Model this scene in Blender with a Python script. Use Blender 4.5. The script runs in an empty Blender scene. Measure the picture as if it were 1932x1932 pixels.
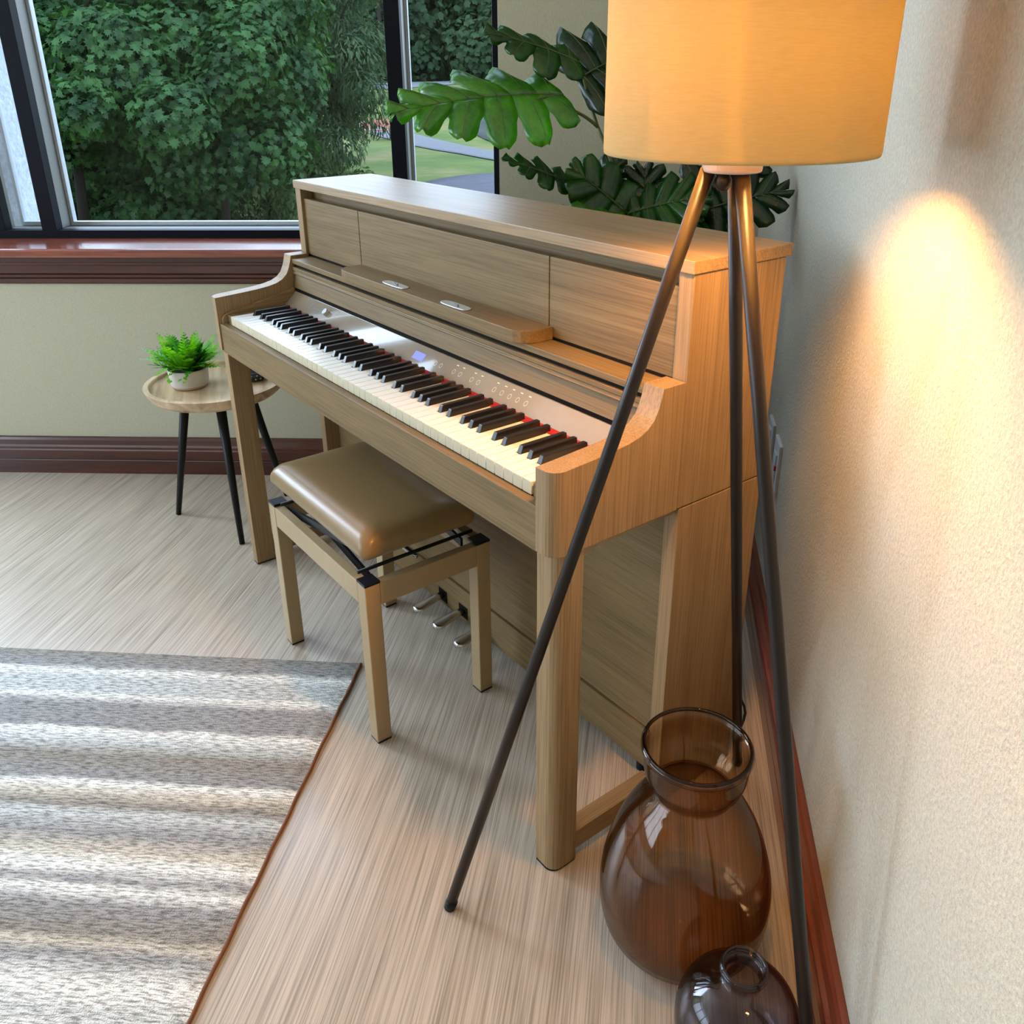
import bpy, bmesh, math, random
import numpy as np
from mathutils import Vector, Matrix

random.seed(7)
rng = np.random.default_rng(11)
C = bpy.context.scene.collection
sc = bpy.context.scene
PI = math.pi

# ------------------------------------------------------------------ camera
CAM = Vector((1.5176, -0.7017, 1.3006))
CR = Vector((0.6069, 0.7947, -0.0079)).normalized()
CF = Vector((-0.7325, 0.5555, -0.3936)).normalized()
CU = CR.cross(CF).normalized()
FPX, PPX, PPY = 1622.1, 965.3, 833.3
cd = bpy.data.cameras.new('camera')
cam = bpy.data.objects.new('camera', cd)
C.objects.link(cam)
cam.matrix_world = Matrix(((CR.x, CU.x, -CF.x, CAM.x), (CR.y, CU.y, -CF.y, CAM.y), (CR.z, CU.z, -CF.z, CAM.z), (0, 0, 0, 1)))
cd.sensor_width = 36
cd.lens = FPX / 1932 * 36
cd.shift_y = -(966 - PPY) / 1932
cd.shift_x = (966 - PPX) / 1932
cd.clip_start = 0.02
cd.clip_end = 400
sc.camera = cam


def ray(px, py):
    return CF + CR * ((px - PPX) / FPX) - CU * ((py - PPY) / FPX)


def at(px, py, depth):
    return CAM + ray(px, py) * depth


def onz(px, py, z=0.0):
    d = ray(px, py)
    return CAM + d * ((z - CAM.z) / d.z)


# ------------------------------------------------------------------ world, light, exposure
sc.view_settings.view_transform = 'Standard'
sc.view_settings.look = 'None'
sc.view_settings.gamma = 1
sc.view_settings.exposure = 0.2
sc.cycles.use_denoising = True
sc.cycles.max_bounces = 10
sc.cycles.diffuse_bounces = 5
sc.cycles.glossy_bounces = 4
sc.cycles.transmission_bounces = 8
sc.cycles.transparent_max_bounces = 24
sc.cycles.sample_clamp_indirect = 6
sc.cycles.caustics_reflective = False
sc.cycles.caustics_refractive = False

w = bpy.data.worlds.new('world')
sc.world = w
w.use_nodes = True
nt = w.node_tree
bg = nt.nodes['Background']
tc = nt.nodes.new('ShaderNodeTexCoord')
sx = nt.nodes.new('ShaderNodeSeparateXYZ')
rp = nt.nodes.new('ShaderNodeValToRGB')
rp.color_ramp.elements[0].position = 0.0
rp.color_ramp.elements[0].color = (0.70, 0.83, 1.0, 1)
rp.color_ramp.elements[1].position = 0.9
rp.color_ramp.elements[1].color = (0.52, 0.70, 1.0, 1)
nt.links.new(tc.outputs['Generated'], sx.inputs[0])
nt.links.new(sx.outputs['Z'], rp.inputs[0])
nt.links.new(rp.outputs[0], bg.inputs['Color'])
bg.inputs['Strength'].default_value = 6.5

# room axes: s along the window wall, d outward through it; t along the right wall, e outward through it
WA = Vector((-1.821, -0.466, 0))
WS = Vector((0.6405, 0.7680, 0)).normalized()
WD = Vector((-0.7680, 0.6405, 0)).normalized()
RA = Vector((1.115, 0.144, 0))
RT = Vector((-0.687, 0.727, 0)).normalized()
RE = Vector((0.727, 0.687, 0)).normalized()
UP = Vector((0, 0, 1))


def S(s, d, z):
    return WA + WS * s + WD * d + UP * z


def T(t, e, z):
    return RA + RT * t + RE * e + UP * z


def area_light(name, P, direction, sx_, sy_, power, color):
    l = bpy.data.lights.new(name, 'AREA')
    l.shape = 'RECTANGLE'
    l.size = sx_
    l.size_y = sy_
    l.energy = power
    l.color = color
    o = bpy.data.objects.new(name, l)
    C.objects.link(o)
    o.location = P
    o.rotation_euler = direction.to_track_quat('-Z', 'Y').to_euler()
    return o


# daylight entering by the tall windows of the two walls behind and left of the camera
D_LEFT = (0.72, 0.85, 1.0)
area_light('daylight_front', S(-2.36, -2.2, 1.45), WS + UP * -0.05, 1.9, 3.0, 12, D_LEFT)
pt = area_light('window_portal', S(.94, .16, 1.58), -WD, 1.72, 1.55, 1, (1, 1, 1))
pt.data.cycles.is_portal = True
area_light('daylight_side', S(-1.31, .15, 1.58), -WD - UP * .25, 1.5, 2.0, 165, (0.66, 0.82, 1.0))

# ------------------------------------------------------------------ materials


class NG:
    def __init__(self, name):
        self.m = bpy.data.materials.new(name)
        self.m.use_nodes = True
        self.t = self.m.node_tree
        self.b = self.t.nodes['Principled BSDF']

    def n(self, kind, **kw):
        x = self.t.nodes.new(kind)
        for k, v in kw.items():
            if k in x.inputs.keys() if not k.startswith('_') else False:
                x.inputs[k].default_value = v
            else:
                setattr(x, k.lstrip('_'), v)
        return x

    def l(self, a, b):
        self.t.links.new(a, b)


def plain(name, col, rough=0.5, metal=0.0, spec=0.5, coat=0.0, sheen=0.0):
    g = NG(name)
    g.b.inputs['Base Color'].default_value = (*col, 1)
    g.b.inputs['Roughness'].default_value = rough
    g.b.inputs['Metallic'].default_value = metal
    g.b.inputs['Specular IOR Level'].default_value = spec
    g.b.inputs['Coat Weight'].default_value = coat
    # a faint surface variation
    tcn = g.n('ShaderNodeTexCoord')
    no = g.n('ShaderNodeTexNoise')
    no.inputs['Scale'].default_value = 60
    no.inputs['Detail'].default_value = 4
    g.l(tcn.outputs['Object'], no.inputs['Vector'])
    hsv = g.n('ShaderNodeHueSaturation')
    mr = g.n('ShaderNodeMapRange')
    mr.inputs['To Min'].default_value = 0.93
    mr.inputs['To Max'].default_value = 1.07
    g.l(no.outputs[0], mr.inputs[0])
    g.l(mr.outputs[0], hsv.inputs['Value'])
    hsv.inputs['Color'].default_value = (*col, 1)
    g.l(hsv.outputs[0], g.b.inputs['Base Color'])
    return g.m


def wood(name, axis, dark, mid, light, rough=0.42, rot=0.0, fine=330.0, long=2.2, band=34.0, bump=0.12, spec=0.5, coat=0.0, pore=0.22):
    """streaks run along `axis` of the object after turning by rot about z"""
    g = NG(name)
    tcn = g.n('ShaderNodeTexCoord')
    m0 = g.n('ShaderNodeMapping')
    m0.inputs['Rotation'].default_value = (0, 0, rot)
    g.l(tcn.outputs['Object'], m0.inputs[0])

    def mapped(a, b):
        m = g.n('ShaderNodeMapping')
        sca = [b, b, b]
        sca['xyz'.index(axis)] = a
        m.inputs['Scale'].default_value = sca
        g.l(m0.outputs[0], m.inputs[0])
        return m.outputs[0]
    n1 = g.n('ShaderNodeTexNoise')
    n1.inputs['Scale'].default_value = 1
    n1.inputs['Detail'].default_value = 5
    n1.inputs['Distortion'].default_value = 0.6
    g.l(mapped(long * 0.5, band), n1.inputs['Vector'])
    n2 = g.n('ShaderNodeTexNoise')
    n2.inputs['Scale'].default_value = 1
    n2.inputs['Detail'].default_value = 3
    g.l(mapped(long * 3, fine), n2.inputs['Vector'])
    r1 = g.n('ShaderNodeValToRGB')
    e = r1.color_ramp.elements
    e[0].position = 0.3
    e[0].color = (*dark, 1)
    e[1].position = 0.72
    e[1].color = (*light, 1)
    em = e.new(0.5)
    em.color = (*mid, 1)
    g.l(n1.outputs[0], r1.inputs[0])
    r2 = g.n('ShaderNodeValToRGB')
    r2.color_ramp.elements[0].position = 0.36
    r2.color_ramp.elements[0].color = (1 - pore, 1 - pore * 1.05, 1 - pore * 1.15, 1)
    r2.color_ramp.elements[1].position = 0.56
    r2.color_ramp.elements[1].color = (1.06, 1.05, 1.04, 1)
    g.l(n2.outputs[0], r2.inputs[0])
    mx = g.n('ShaderNodeMixRGB')
    mx.blend_type = 'MULTIPLY'
    mx.inputs[0].default_value = 1
    g.l(r1.outputs[0], mx.inputs[1])
    g.l(r2.outputs[0], mx.inputs[2])
    g.l(mx.outputs[0], g.b.inputs['Base Color'])
    g.b.inputs['Roughness'].default_value = rough
    g.b.inputs['Specular IOR Level'].default_value = spec
    g.b.inputs['Coat Weight'].default_value = coat
    g.b.inputs['Coat Roughness'].default_value = 0.15
    if bump:
        bp = g.n('ShaderNodeBump')
        bp.inputs['Strength'].default_value = bump
        bp.inputs['Distance'].default_value = 0.002
        g.l(n2.outputs[0], bp.inputs['Height'])
        g.l(bp.outputs[0], g.b.inputs['Normal'])
    return g.m


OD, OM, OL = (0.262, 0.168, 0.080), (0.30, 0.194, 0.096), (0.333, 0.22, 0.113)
OAKX = wood('oak_along_width_shaded', 'x', (0.165, 0.105, 0.043), (0.195, 0.127, 0.054), (0.225, 0.150, 0.067), rough=0.50, spec=0.25)  # same oak as the sides, colour darkened for the shade on the front
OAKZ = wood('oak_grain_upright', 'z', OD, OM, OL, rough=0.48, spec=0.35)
OAKY = wood('oak_grain_along_depth', 'y', OD, OM, OL, rough=0.42)
LIDM = wood('oak_lid', 'x', OD, OM, OL, rough=0.42, spec=0.40)
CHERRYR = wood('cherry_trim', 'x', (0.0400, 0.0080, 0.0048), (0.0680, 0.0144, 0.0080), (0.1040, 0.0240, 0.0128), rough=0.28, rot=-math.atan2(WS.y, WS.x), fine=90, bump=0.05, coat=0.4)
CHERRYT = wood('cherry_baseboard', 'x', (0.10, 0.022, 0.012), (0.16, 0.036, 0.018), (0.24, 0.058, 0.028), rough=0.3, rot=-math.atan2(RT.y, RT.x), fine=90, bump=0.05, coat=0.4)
CHERRYS = wood('cherry_sill', 'x', (0.17, 0.040, 0.024), (0.24, 0.06, 0.035), (0.30, 0.085, 0.05), rough=0.18, rot=-math.atan2(WS.y, WS.x), fine=90, bump=0.03, coat=0.8)
FLOORM = wood('streaked_vinyl_floor', 'x', (0.40, 0.33, 0.26), (0.50, 0.42, 0.34), (0.57, 0.49, 0.40), rough=0.33, rot=-math.atan2(RT.y, RT.x), fine=400, long=1.6, band=90, bump=0.10, coat=0.3, pore=0.36)
TABLEM = wood('mango_wood_table', 'x', (0.36, 0.22, 0.12), (0.58, 0.42, 0.26), (0.70, 0.54, 0.36), rough=0.4, rot=0.35, fine=60, long=2.5, band=22, pore=0.15)
TABLER = wood('mango_wood_rim', 'x', (0.30, 0.17, 0.09), (0.46, 0.31, 0.18), (0.58, 0.42, 0.27), rough=0.45, rot=0.35, fine=60, long=6, band=22, pore=0.2)
BENCHM = plain('tan_painted_bench_frame', (0.36, 0.25, 0.13), 0.42)
LEATHER = plain('tan_leatherette', (0.22, 0.14, 0.060), 0.34, spec=0.4, coat=0.05)
BLACKP = plain('black_plastic', (0.008, 0.009, 0.014), 0.35, spec=0.2)
BLACKM = plain('black_metal', (0.010, 0.009, 0.010), 0.38, spec=0.2)
LEGM = plain('dark_bronze_metal', (0.016, 0.010, 0.008), 0.36, spec=0.28)
CREAM = plain('cream_plate', (0.55, 0.42, 0.32), 0.4)
FRAMEB = plain('black_window_frame', (0.006, 0.007, 0.011), 0.5, spec=0.08)
FRAMEG = plain('grey_window_frame', (0.15, 0.155, 0.145), 0.45)
FRAMEW = plain('white_window_frame', (0.4340, 0.4760, 0.5320), 0.4)
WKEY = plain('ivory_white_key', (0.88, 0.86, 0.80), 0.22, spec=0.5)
KEYFRONT_SHADED = plain('shaded_ivory_key_front', (0.56, 0.48, 0.33), 0.45, spec=0.3)  # same ivory, darkened to carry the shading of the key fronts
BKEY = plain('ebony_key', (0.010, 0.009, 0.012), 0.28, spec=0.5)
FELT = plain('red_felt', (0.42, 0.015, 0.03), 0.95)
CHROME = plain('brushed_chrome', (0.62, 0.61, 0.58), 0.22, metal=1)
SILVER = plain('silver_clip', (0.72, 0.72, 0.72), 0.3, metal=0.8)
WHITEP = plain('white_plastic', (0.66, 0.68, 0.72), 0.35)
REDP = plain('red_button', (0.5, 0.03, 0.05), 0.4)
DARKGAP = plain('dark_slot', (0.010, 0.008, 0.006), 0.6, spec=0.05)
PANELM = plain('polished_taupe_panel', (0.30, 0.235, 0.165), 0.07, spec=1.0, coat=1.0)
CORDM = plain('black_cord', (0.01, 0.01, 0.012), 0.45)
MARKM = plain('pale_print', (0.72, 0.68, 0.50), 0.5)
INKM = plain('grey_print', (0.16, 0.18, 0.22), 0.4)
POTM = plain('whitewashed_pot', (0.60, 0.56, 0.52), 0.6)
POTW = plain('tan_pot_foot', (0.42, 0.29, 0.17), 0.6)
SOILM = plain('dark_soil', (0.03, 0.022, 0.015), 0.95)
PLANTER = plain('charcoal_planter', (0.05, 0.05, 0.055), 0.6)
BOWLM = plain('dark_glazed_bowl', (0.02, 0.025, 0.03), 0.25)
SPECK = plain('grey_speckle', (0.30, 0.34, 0.36), 0.4)
BINDM = plain('rust_binding', (0.17, 0.065, 0.03), 0.9)
BARKM = plain('bark', (0.014, 0.011, 0.009), 0.95, spec=0.1)


def emis(name, col, s):
    g = NG(name)
    g.b.inputs['Base Color'].default_value = (*col, 1)
    g.b.inputs['Emission Color'].default_value = (*col, 1)
    g.b.inputs['Emission Strength'].default_value = s
    return g.m


BULBM = emis('warm_bulb', (1.0, 0.47, 0.125), 480)
SCREENM = emis('blue_display', (0.12, 0.13, 0.62), 0.7)


def wall_mat(name, col, col2, bump, scale):
    g = NG(name)
    tcn = g.n('ShaderNodeTexCoord')
    n1 = g.n('ShaderNodeTexNoise')
    n1.inputs['Scale'].default_value = scale
    n1.inputs['Detail'].default_value = 4
    n1.inputs['Roughness'].default_value = 0.6
    g.l(tcn.outputs['Object'], n1.inputs['Vector'])
    r = g.n('ShaderNodeValToRGB')
    r.color_ramp.elements[0].position = 0.3
    r.color_ramp.elements[0].color = (*col2, 1)
    r.color_ramp.elements[1].position = 0.7
    r.color_ramp.elements[1].color = (*col, 1)
    g.l(n1.outputs[0], r.inputs[0])
    g.l(r.outputs[0], g.b.inputs['Base Color'])
    g.b.inputs['Roughness'].default_value = 0.75
    bp = g.n('ShaderNodeBump')
    bp.inputs['Strength'].default_value = bump
    bp.inputs['Distance'].default_value = 0.004
    g.l(n1.outputs[0], bp.inputs['Height'])
    g.l(bp.outputs[0], g.b.inputs['Normal'])
    return g.m


WALLM = wall_mat('cream_wall_paint', (0.50, 0.475, 0.345), (0.44, 0.415, 0.30), 0.3, 170)
WALLR = wall_mat('textured_cream_wall', (0.56, 0.53, 0.43), (0.42, 0.39, 0.31), 0.8, 190)
CEILM = wall_mat('ceiling_paint', (0.70, 0.69, 0.64), (0.65, 0.64, 0.6), 0.1, 60)
STUCCO = wall_mat('white_stucco', (0.4537, 0.4868, 0.5445), (0.2970, 0.3300, 0.3960), 1.0, 60)


def glass_thin(name, face, edge, rough=0.0, ior=1.5, power=2.2):
    """thin-walled tinted glass: tint deepens where the wall is seen edge-on"""
    g = NG(name)
    t = g.t
    t.nodes.remove(g.b)
    out = t.nodes['Material Output']
    lw = g.n('ShaderNodeLayerWeight')
    lw.inputs['Blend'].default_value = 0.5
    pw = g.n('ShaderNodeMath')
    pw.operation = 'POWER'
    pw.inputs[1].default_value = power
    g.l(lw.outputs['Facing'], pw.inputs[0])
    mixc = g.n('ShaderNodeMixRGB')
    mixc.inputs[1].default_value = (*face, 1)
    mixc.inputs[2].default_value = (*edge, 1)
    g.l(pw.outputs[0], mixc.inputs[0])
    tr = g.n('ShaderNodeBsdfTransparent')
    g.l(mixc.outputs[0], tr.inputs[0])
    gl = g.n('ShaderNodeBsdfGlossy')
    gl.inputs['Roughness'].default_value = rough
    p5 = g.n('ShaderNodeMath')
    p5.operation = 'POWER'
    p5.inputs[1].default_value = 4.0
    g.l(lw.outputs['Facing'], p5.inputs[0])
    fr = g.n('ShaderNodeMapRange')
    r0 = ((ior - 1) / (ior + 1)) ** 2
    fr.inputs['To Min'].default_value = r0
    fr.inputs['To Max'].default_value = .75
    g.l(p5.outputs[0], fr.inputs[0])
    ms = g.n('ShaderNodeMixShader')
    g.l(fr.outputs[0], ms.inputs[0])
    g.l(tr.outputs[0], ms.inputs[1])
    g.l(gl.outputs[0], ms.inputs[2])
    g.l(ms.outputs[0], out.inputs['Surface'])
    return g.m


PANE = glass_thin('clear_pane', (0.97, 0.985, 0.98), (0.95, 0.97, 0.97), ior=1.25)
AMBER = glass_thin('amber_glass', (0.89, 0.77, 0.62), (0.26, 0.12, 0.045), power=2.6)
AMBERD = glass_thin('amber_glass_lip', (0.42, 0.26, 0.15), (0.10, 0.05, 0.025), power=1.2)
SMOKE = glass_thin('smoke_glass', (0.76, 0.71, 0.73), (0.16, 0.12, 0.15), power=2.6)


def leaf_mat(name, ca, cb, trans=0.35, rough=0.5, scale=1.5, gloss=0.014):
    g = NG(name)
    t = g.t
    t.nodes.remove(g.b)
    out = t.nodes['Material Output']
    tcn = g.n('ShaderNodeTexCoord')
    n1 = g.n('ShaderNodeTexNoise')
    n1.inputs['Scale'].default_value = scale
    n1.inputs['Detail'].default_value = 6
    n1.inputs['Roughness'].default_value = 0.8
    g.l(tcn.outputs['Object'], n1.inputs['Vector'])
    r = g.n('ShaderNodeValToRGB')
    r.color_ramp.elements[0].position = 0.38
    r.color_ramp.elements[0].color = (*ca, 1)
    r.color_ramp.elements[1].position = 0.64
    r.color_ramp.elements[1].color = (*cb, 1)
    g.l(n1.outputs[0], r.inputs[0])
    df = g.n('ShaderNodeBsdfDiffuse')
    tl = g.n('ShaderNodeBsdfTranslucent')
    gl = g.n('ShaderNodeBsdfGlossy')
    gl.inputs['Roughness'].default_value = rough
    g.l(r.outputs[0], df.inputs[0])
    h = g.n('ShaderNodeHueSaturation')
    h.inputs['Value'].default_value = 1.6
    h.inputs['Saturation'].default_value = 1.15
    h.inputs['Hue'].default_value = 0.48
    g.l(r.outputs[0], h.inputs['Color'])
    g.l(h.outputs[0], tl.inputs[0])
    m1 = g.n('ShaderNodeMixShader')
    m1.inputs[0].default_value = trans
    g.l(df.outputs[0], m1.inputs[1])
    g.l(tl.outputs[0], m1.inputs[2])
    m2 = g.n('ShaderNodeMixShader')
    m2.inputs[0].default_value = gloss
    g.l(m1.outputs[0], m2.inputs[1])
    g.l(gl.outputs[0], m2.inputs[2])
    g.l(m2.outputs[0], out.inputs['Surface'])
    return g.m


MAPLE = leaf_mat('maple_leaves', (0.0040, 0.0178, 0.0046), (0.0299, 0.0782, 0.0184), 0.25, 0.45, 2.2, 0.010)
WILLOW = leaf_mat('fine_leaves', (0.009, 0.022, 0.009), (0.044, 0.074, 0.026), 0.25, 0.5, 2.0, 0.010)
BUSHM = leaf_mat('bush_leaves', (0.014, 0.032, 0.010), (0.060, 0.095, 0.028), 0.25, 0.5, 2.5, 0.008)
FARM = leaf_mat('woodland_leaves', (0.006, 0.017, 0.007), (0.028, 0.052, 0.020), 0.2, 0.6, 0.35, 0.006)
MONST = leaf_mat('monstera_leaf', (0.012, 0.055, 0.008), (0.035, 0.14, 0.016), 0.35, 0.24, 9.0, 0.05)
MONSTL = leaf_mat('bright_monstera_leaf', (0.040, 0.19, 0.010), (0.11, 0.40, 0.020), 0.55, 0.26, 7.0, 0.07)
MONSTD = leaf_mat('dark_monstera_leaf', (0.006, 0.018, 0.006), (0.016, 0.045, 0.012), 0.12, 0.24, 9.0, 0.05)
FERNM = leaf_mat('fern_green', (0.07, 0.30, 0.012), (0.22, 0.62, 0.03), 0.35, 0.5, 22.0, 0.03)
FERND = leaf_mat('fern_deep_green', (0.025, 0.15, 0.02), (0.07, 0.34, 0.04), 0.3, 0.5, 22.0, 0.03)
FERNP = leaf_mat('pale_sprig', (0.22, 0.50, 0.30), (0.42, 0.68, 0.46), 0.3, 0.5, 22.0, 0.03)
STEMM = plain('olive_stem', (0.075, 0.10, 0.025), 0.55)


def ground_mat(name, a, b, c, scale, bump=0.6):
    g = NG(name)
    tcn = g.n('ShaderNodeTexCoord')
    n1 = g.n('ShaderNodeTexNoise')
    n1.inputs['Scale'].default_value = scale
    n1.inputs['Detail'].default_value = 8
    n1.inputs['Roughness'].default_value = 0.72
    g.l(tcn.outputs['Object'], n1.inputs['Vector'])
    r = g.n('ShaderNodeValToRGB')
    e = r.color_ramp.elements
    e[0].position = 0.34
    e[0].color = (*a, 1)
    e[1].position = 0.68
    e[1].color = (*c, 1)
    x = e.new(0.5)
    x.color = (*b, 1)
    g.l(n1.outputs[0], r.inputs[0])
    g.l(r.outputs[0], g.b.inputs['Base Color'])
    g.b.inputs['Roughness'].default_value = 0.95
    g.b.inputs['Specular IOR Level'].default_value = 0.1
    bp = g.n('ShaderNodeBump')
    bp.inputs['Strength'].default_value = bump
    bp.inputs['Distance'].default_value = 0.05
    g.l(n1.outputs[0], bp.inputs['Height'])
    g.l(bp.outputs[0], g.b.inputs['Normal'])
    return g.m


GRASSM = ground_mat('lawn', (0.034, 0.060, 0.010), (0.058, 0.080, 0.016), (0.125, 0.100, 0.042), 0.45)
ASPHALT = ground_mat('asphalt', (0.0523, 0.0495, 0.0578), (0.0605, 0.0578, 0.0688), (0.0715, 0.0688, 0.0798), 6)
PATHM = ground_mat('gravel_path', (0.0770, 0.0774, 0.0851), (0.0990, 0.0987, 0.1041), (0.1265, 0.1254, 0.1277), 14)
POND = ground_mat('pond_water', (0.0175, 0.0215, 0.0180), (0.0250, 0.0290, 0.0250), (0.0375, 0.0425, 0.0400), 0.8, 0.1)


def rug_mat():
    g = NG('striped_rug')
    tcn = g.n('ShaderNodeTexCoord')
    m0 = g.n('ShaderNodeMapping')
    g.l(tcn.outputs['UV'], m0.inputs[0])
    sp = g.n('ShaderNodeSeparateXYZ')
    g.l(m0.outputs[0], sp.inputs[0])
    # uneven stripe edges
    nw = g.n('ShaderNodeTexNoise')
    mw = g.n('ShaderNodeMapping')
    mw.inputs['Scale'].default_value = (9, 55, 1)
    g.l(tcn.outputs['UV'], mw.inputs[0])
    g.l(mw.outputs[0], nw.inputs['Vector'])
    nw.inputs['Scale'].default_value = 1
    nw.inputs['Detail'].default_value = 4
    mad = g.n('ShaderNodeMath')
    mad.operation = 'MULTIPLY_ADD'
    g.l(nw.outputs[0], mad.inputs[0])
    mad.inputs[1].default_value = 0.030
    g.l(sp.outputs['Y'], mad.inputs[2])
    sc_ = g.n('ShaderNodeMath')
    sc_.operation = 'MULTIPLY_ADD'
    g.l(mad.outputs[0], sc_.inputs[0])
    sc_.inputs[1].default_value = 1.0
    sc_.inputs[2].default_value = -0.015
    r = g.n('ShaderNodeValToRGB')
    WH, LG, GR, BR, BE = (0.90, 0.88, 0.82), (0.60, 0.61, 0.59), (0.33, 0.32, 0.315), (0.29, 0.26, 0.22), (0.62, 0.56, 0.46)
    stops = [(0.0, BR), (0.055, GR), (0.072, WH), (0.10, LG), (0.145, LG), (0.158, WH), (0.186, GR), (0.255, GR), (0.268, WH), (0.30, LG), (0.34, BR), (0.40, GR), (0.412, WH), (0.438, BE), (0.465, BR), (0.488, LG), (0.53, GR), (0.57, BE), (0.60, WH), (0.63, GR), (0.648, WH), (0.676, GR), (0.73, BR), (0.745, BE), (0.765, GR), (0.815, WH), (0.86, LG), (0.90, WH), (0.95, GR)]
    e = r.color_ramp.elements
    e[0].position, e[0].color = 0.0, (*BR, 1)
    e[1].position, e[1].color = 1.0, (*WH, 1)
    for p_, c_ in stops[1:]:
        q = e.new(p_)
        q.color = (*c_, 1)
    g.l(sc_.outputs[0], r.inputs[0])
    # heathered yarn
    mh = g.n('ShaderNodeMapping')
    mh.inputs['Scale'].default_value = (45, 260, 1)
    g.l(tcn.outputs['UV'], mh.inputs[0])
    nh = g.n('ShaderNodeTexNoise')
    nh.inputs['Scale'].default_value = 1
    nh.inputs['Detail'].default_value = 5
    nh.inputs['Roughness'].default_value = 0.7
    g.l(mh.outputs[0], nh.inputs['Vector'])
    rh = g.n('ShaderNodeValToRGB')
    rh.color_ramp.elements[0].position = 0.40
    rh.color_ramp.elements[0].color = (0.30, 0.29, 0.27, 1)
    rh.color_ramp.elements[1].position = 0.56
    rh.color_ramp.elements[1].color = (1.25, 1.25, 1.25, 1)
    g.l(nh.outputs[0], rh.inputs[0])
    mx = g.n('ShaderNodeMixRGB')
    mx.blend_type = 'MULTIPLY'
    mx.inputs[0].default_value = 0.85
    g.l(r.outputs[0], mx.inputs[1])
    g.l(rh.outputs[0], mx.inputs[2])
    g.l(mx.outputs[0], g.b.inputs['Base Color'])
    g.b.inputs['Roughness'].default_value = 0.95
    g.b.inputs['Sheen Weight'].default_value = 0.2
    g.b.inputs['Specular IOR Level'].default_value = 0.1
    n3 = g.n('ShaderNodeTexNoise')
    n3.inputs['Scale'].default_value = 420
    g.l(tcn.outputs['Object'], n3.inputs['Vector'])
    bp = g.n('ShaderNodeBump')
    bp.inputs['Strength'].default_value = 0.9
    bp.inputs['Distance'].default_value = 0.004
    g.l(n3.outputs[0], bp.inputs['Height'])
    g.l(bp.outputs[0], g.b.inputs['Normal'])
    return g.m


RUGM = rug_mat()


def shade_mat():
    g = NG('linen_lamp_shade')
    t = g.t
    t.nodes.remove(g.b)
    out = t.nodes['Material Output']
    tcn = g.n('ShaderNodeTexCoord')
    mp = g.n('ShaderNodeMapping')
    mp.inputs['Scale'].default_value = (60, 60, 700)
    g.l(tcn.outputs['Object'], mp.inputs[0])
    n1 = g.n('ShaderNodeTexNoise')
    n1.inputs['Scale'].default_value = 1
    n1.inputs['Detail'].default_value = 3
    g.l(mp.outputs[0], n1.inputs['Vector'])
    r = g.n('ShaderNodeValToRGB')
    r.color_ramp.elements[0].position = 0.3
    r.color_ramp.elements[0].color = (0.56, 0.475, 0.25, 1)
    r.color_ramp.elements[1].position = 0.7
    r.color_ramp.elements[1].color = (0.61, 0.52, 0.28, 1)
    g.l(n1.outputs[0], r.inputs[0])
    df = g.n('ShaderNodeBsdfDiffuse')
    tl = g.n('ShaderNodeBsdfTranslucent')
    g.l(r.outputs[0], df.inputs[0])
    g.l(r.outputs[0], tl.inputs[0])
    m = g.n('ShaderNodeMixShader')
    m.inputs[0].default_value = 0.5
    g.l(df.outputs[0], m.inputs[1])
    g.l(tl.outputs[0], m.inputs[2])
    g.l(m.outputs[0], out.inputs['Surface'])
    return g.m


SHADEM = shade_mat()

# ------------------------------------------------------------------ mesh helpers


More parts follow.
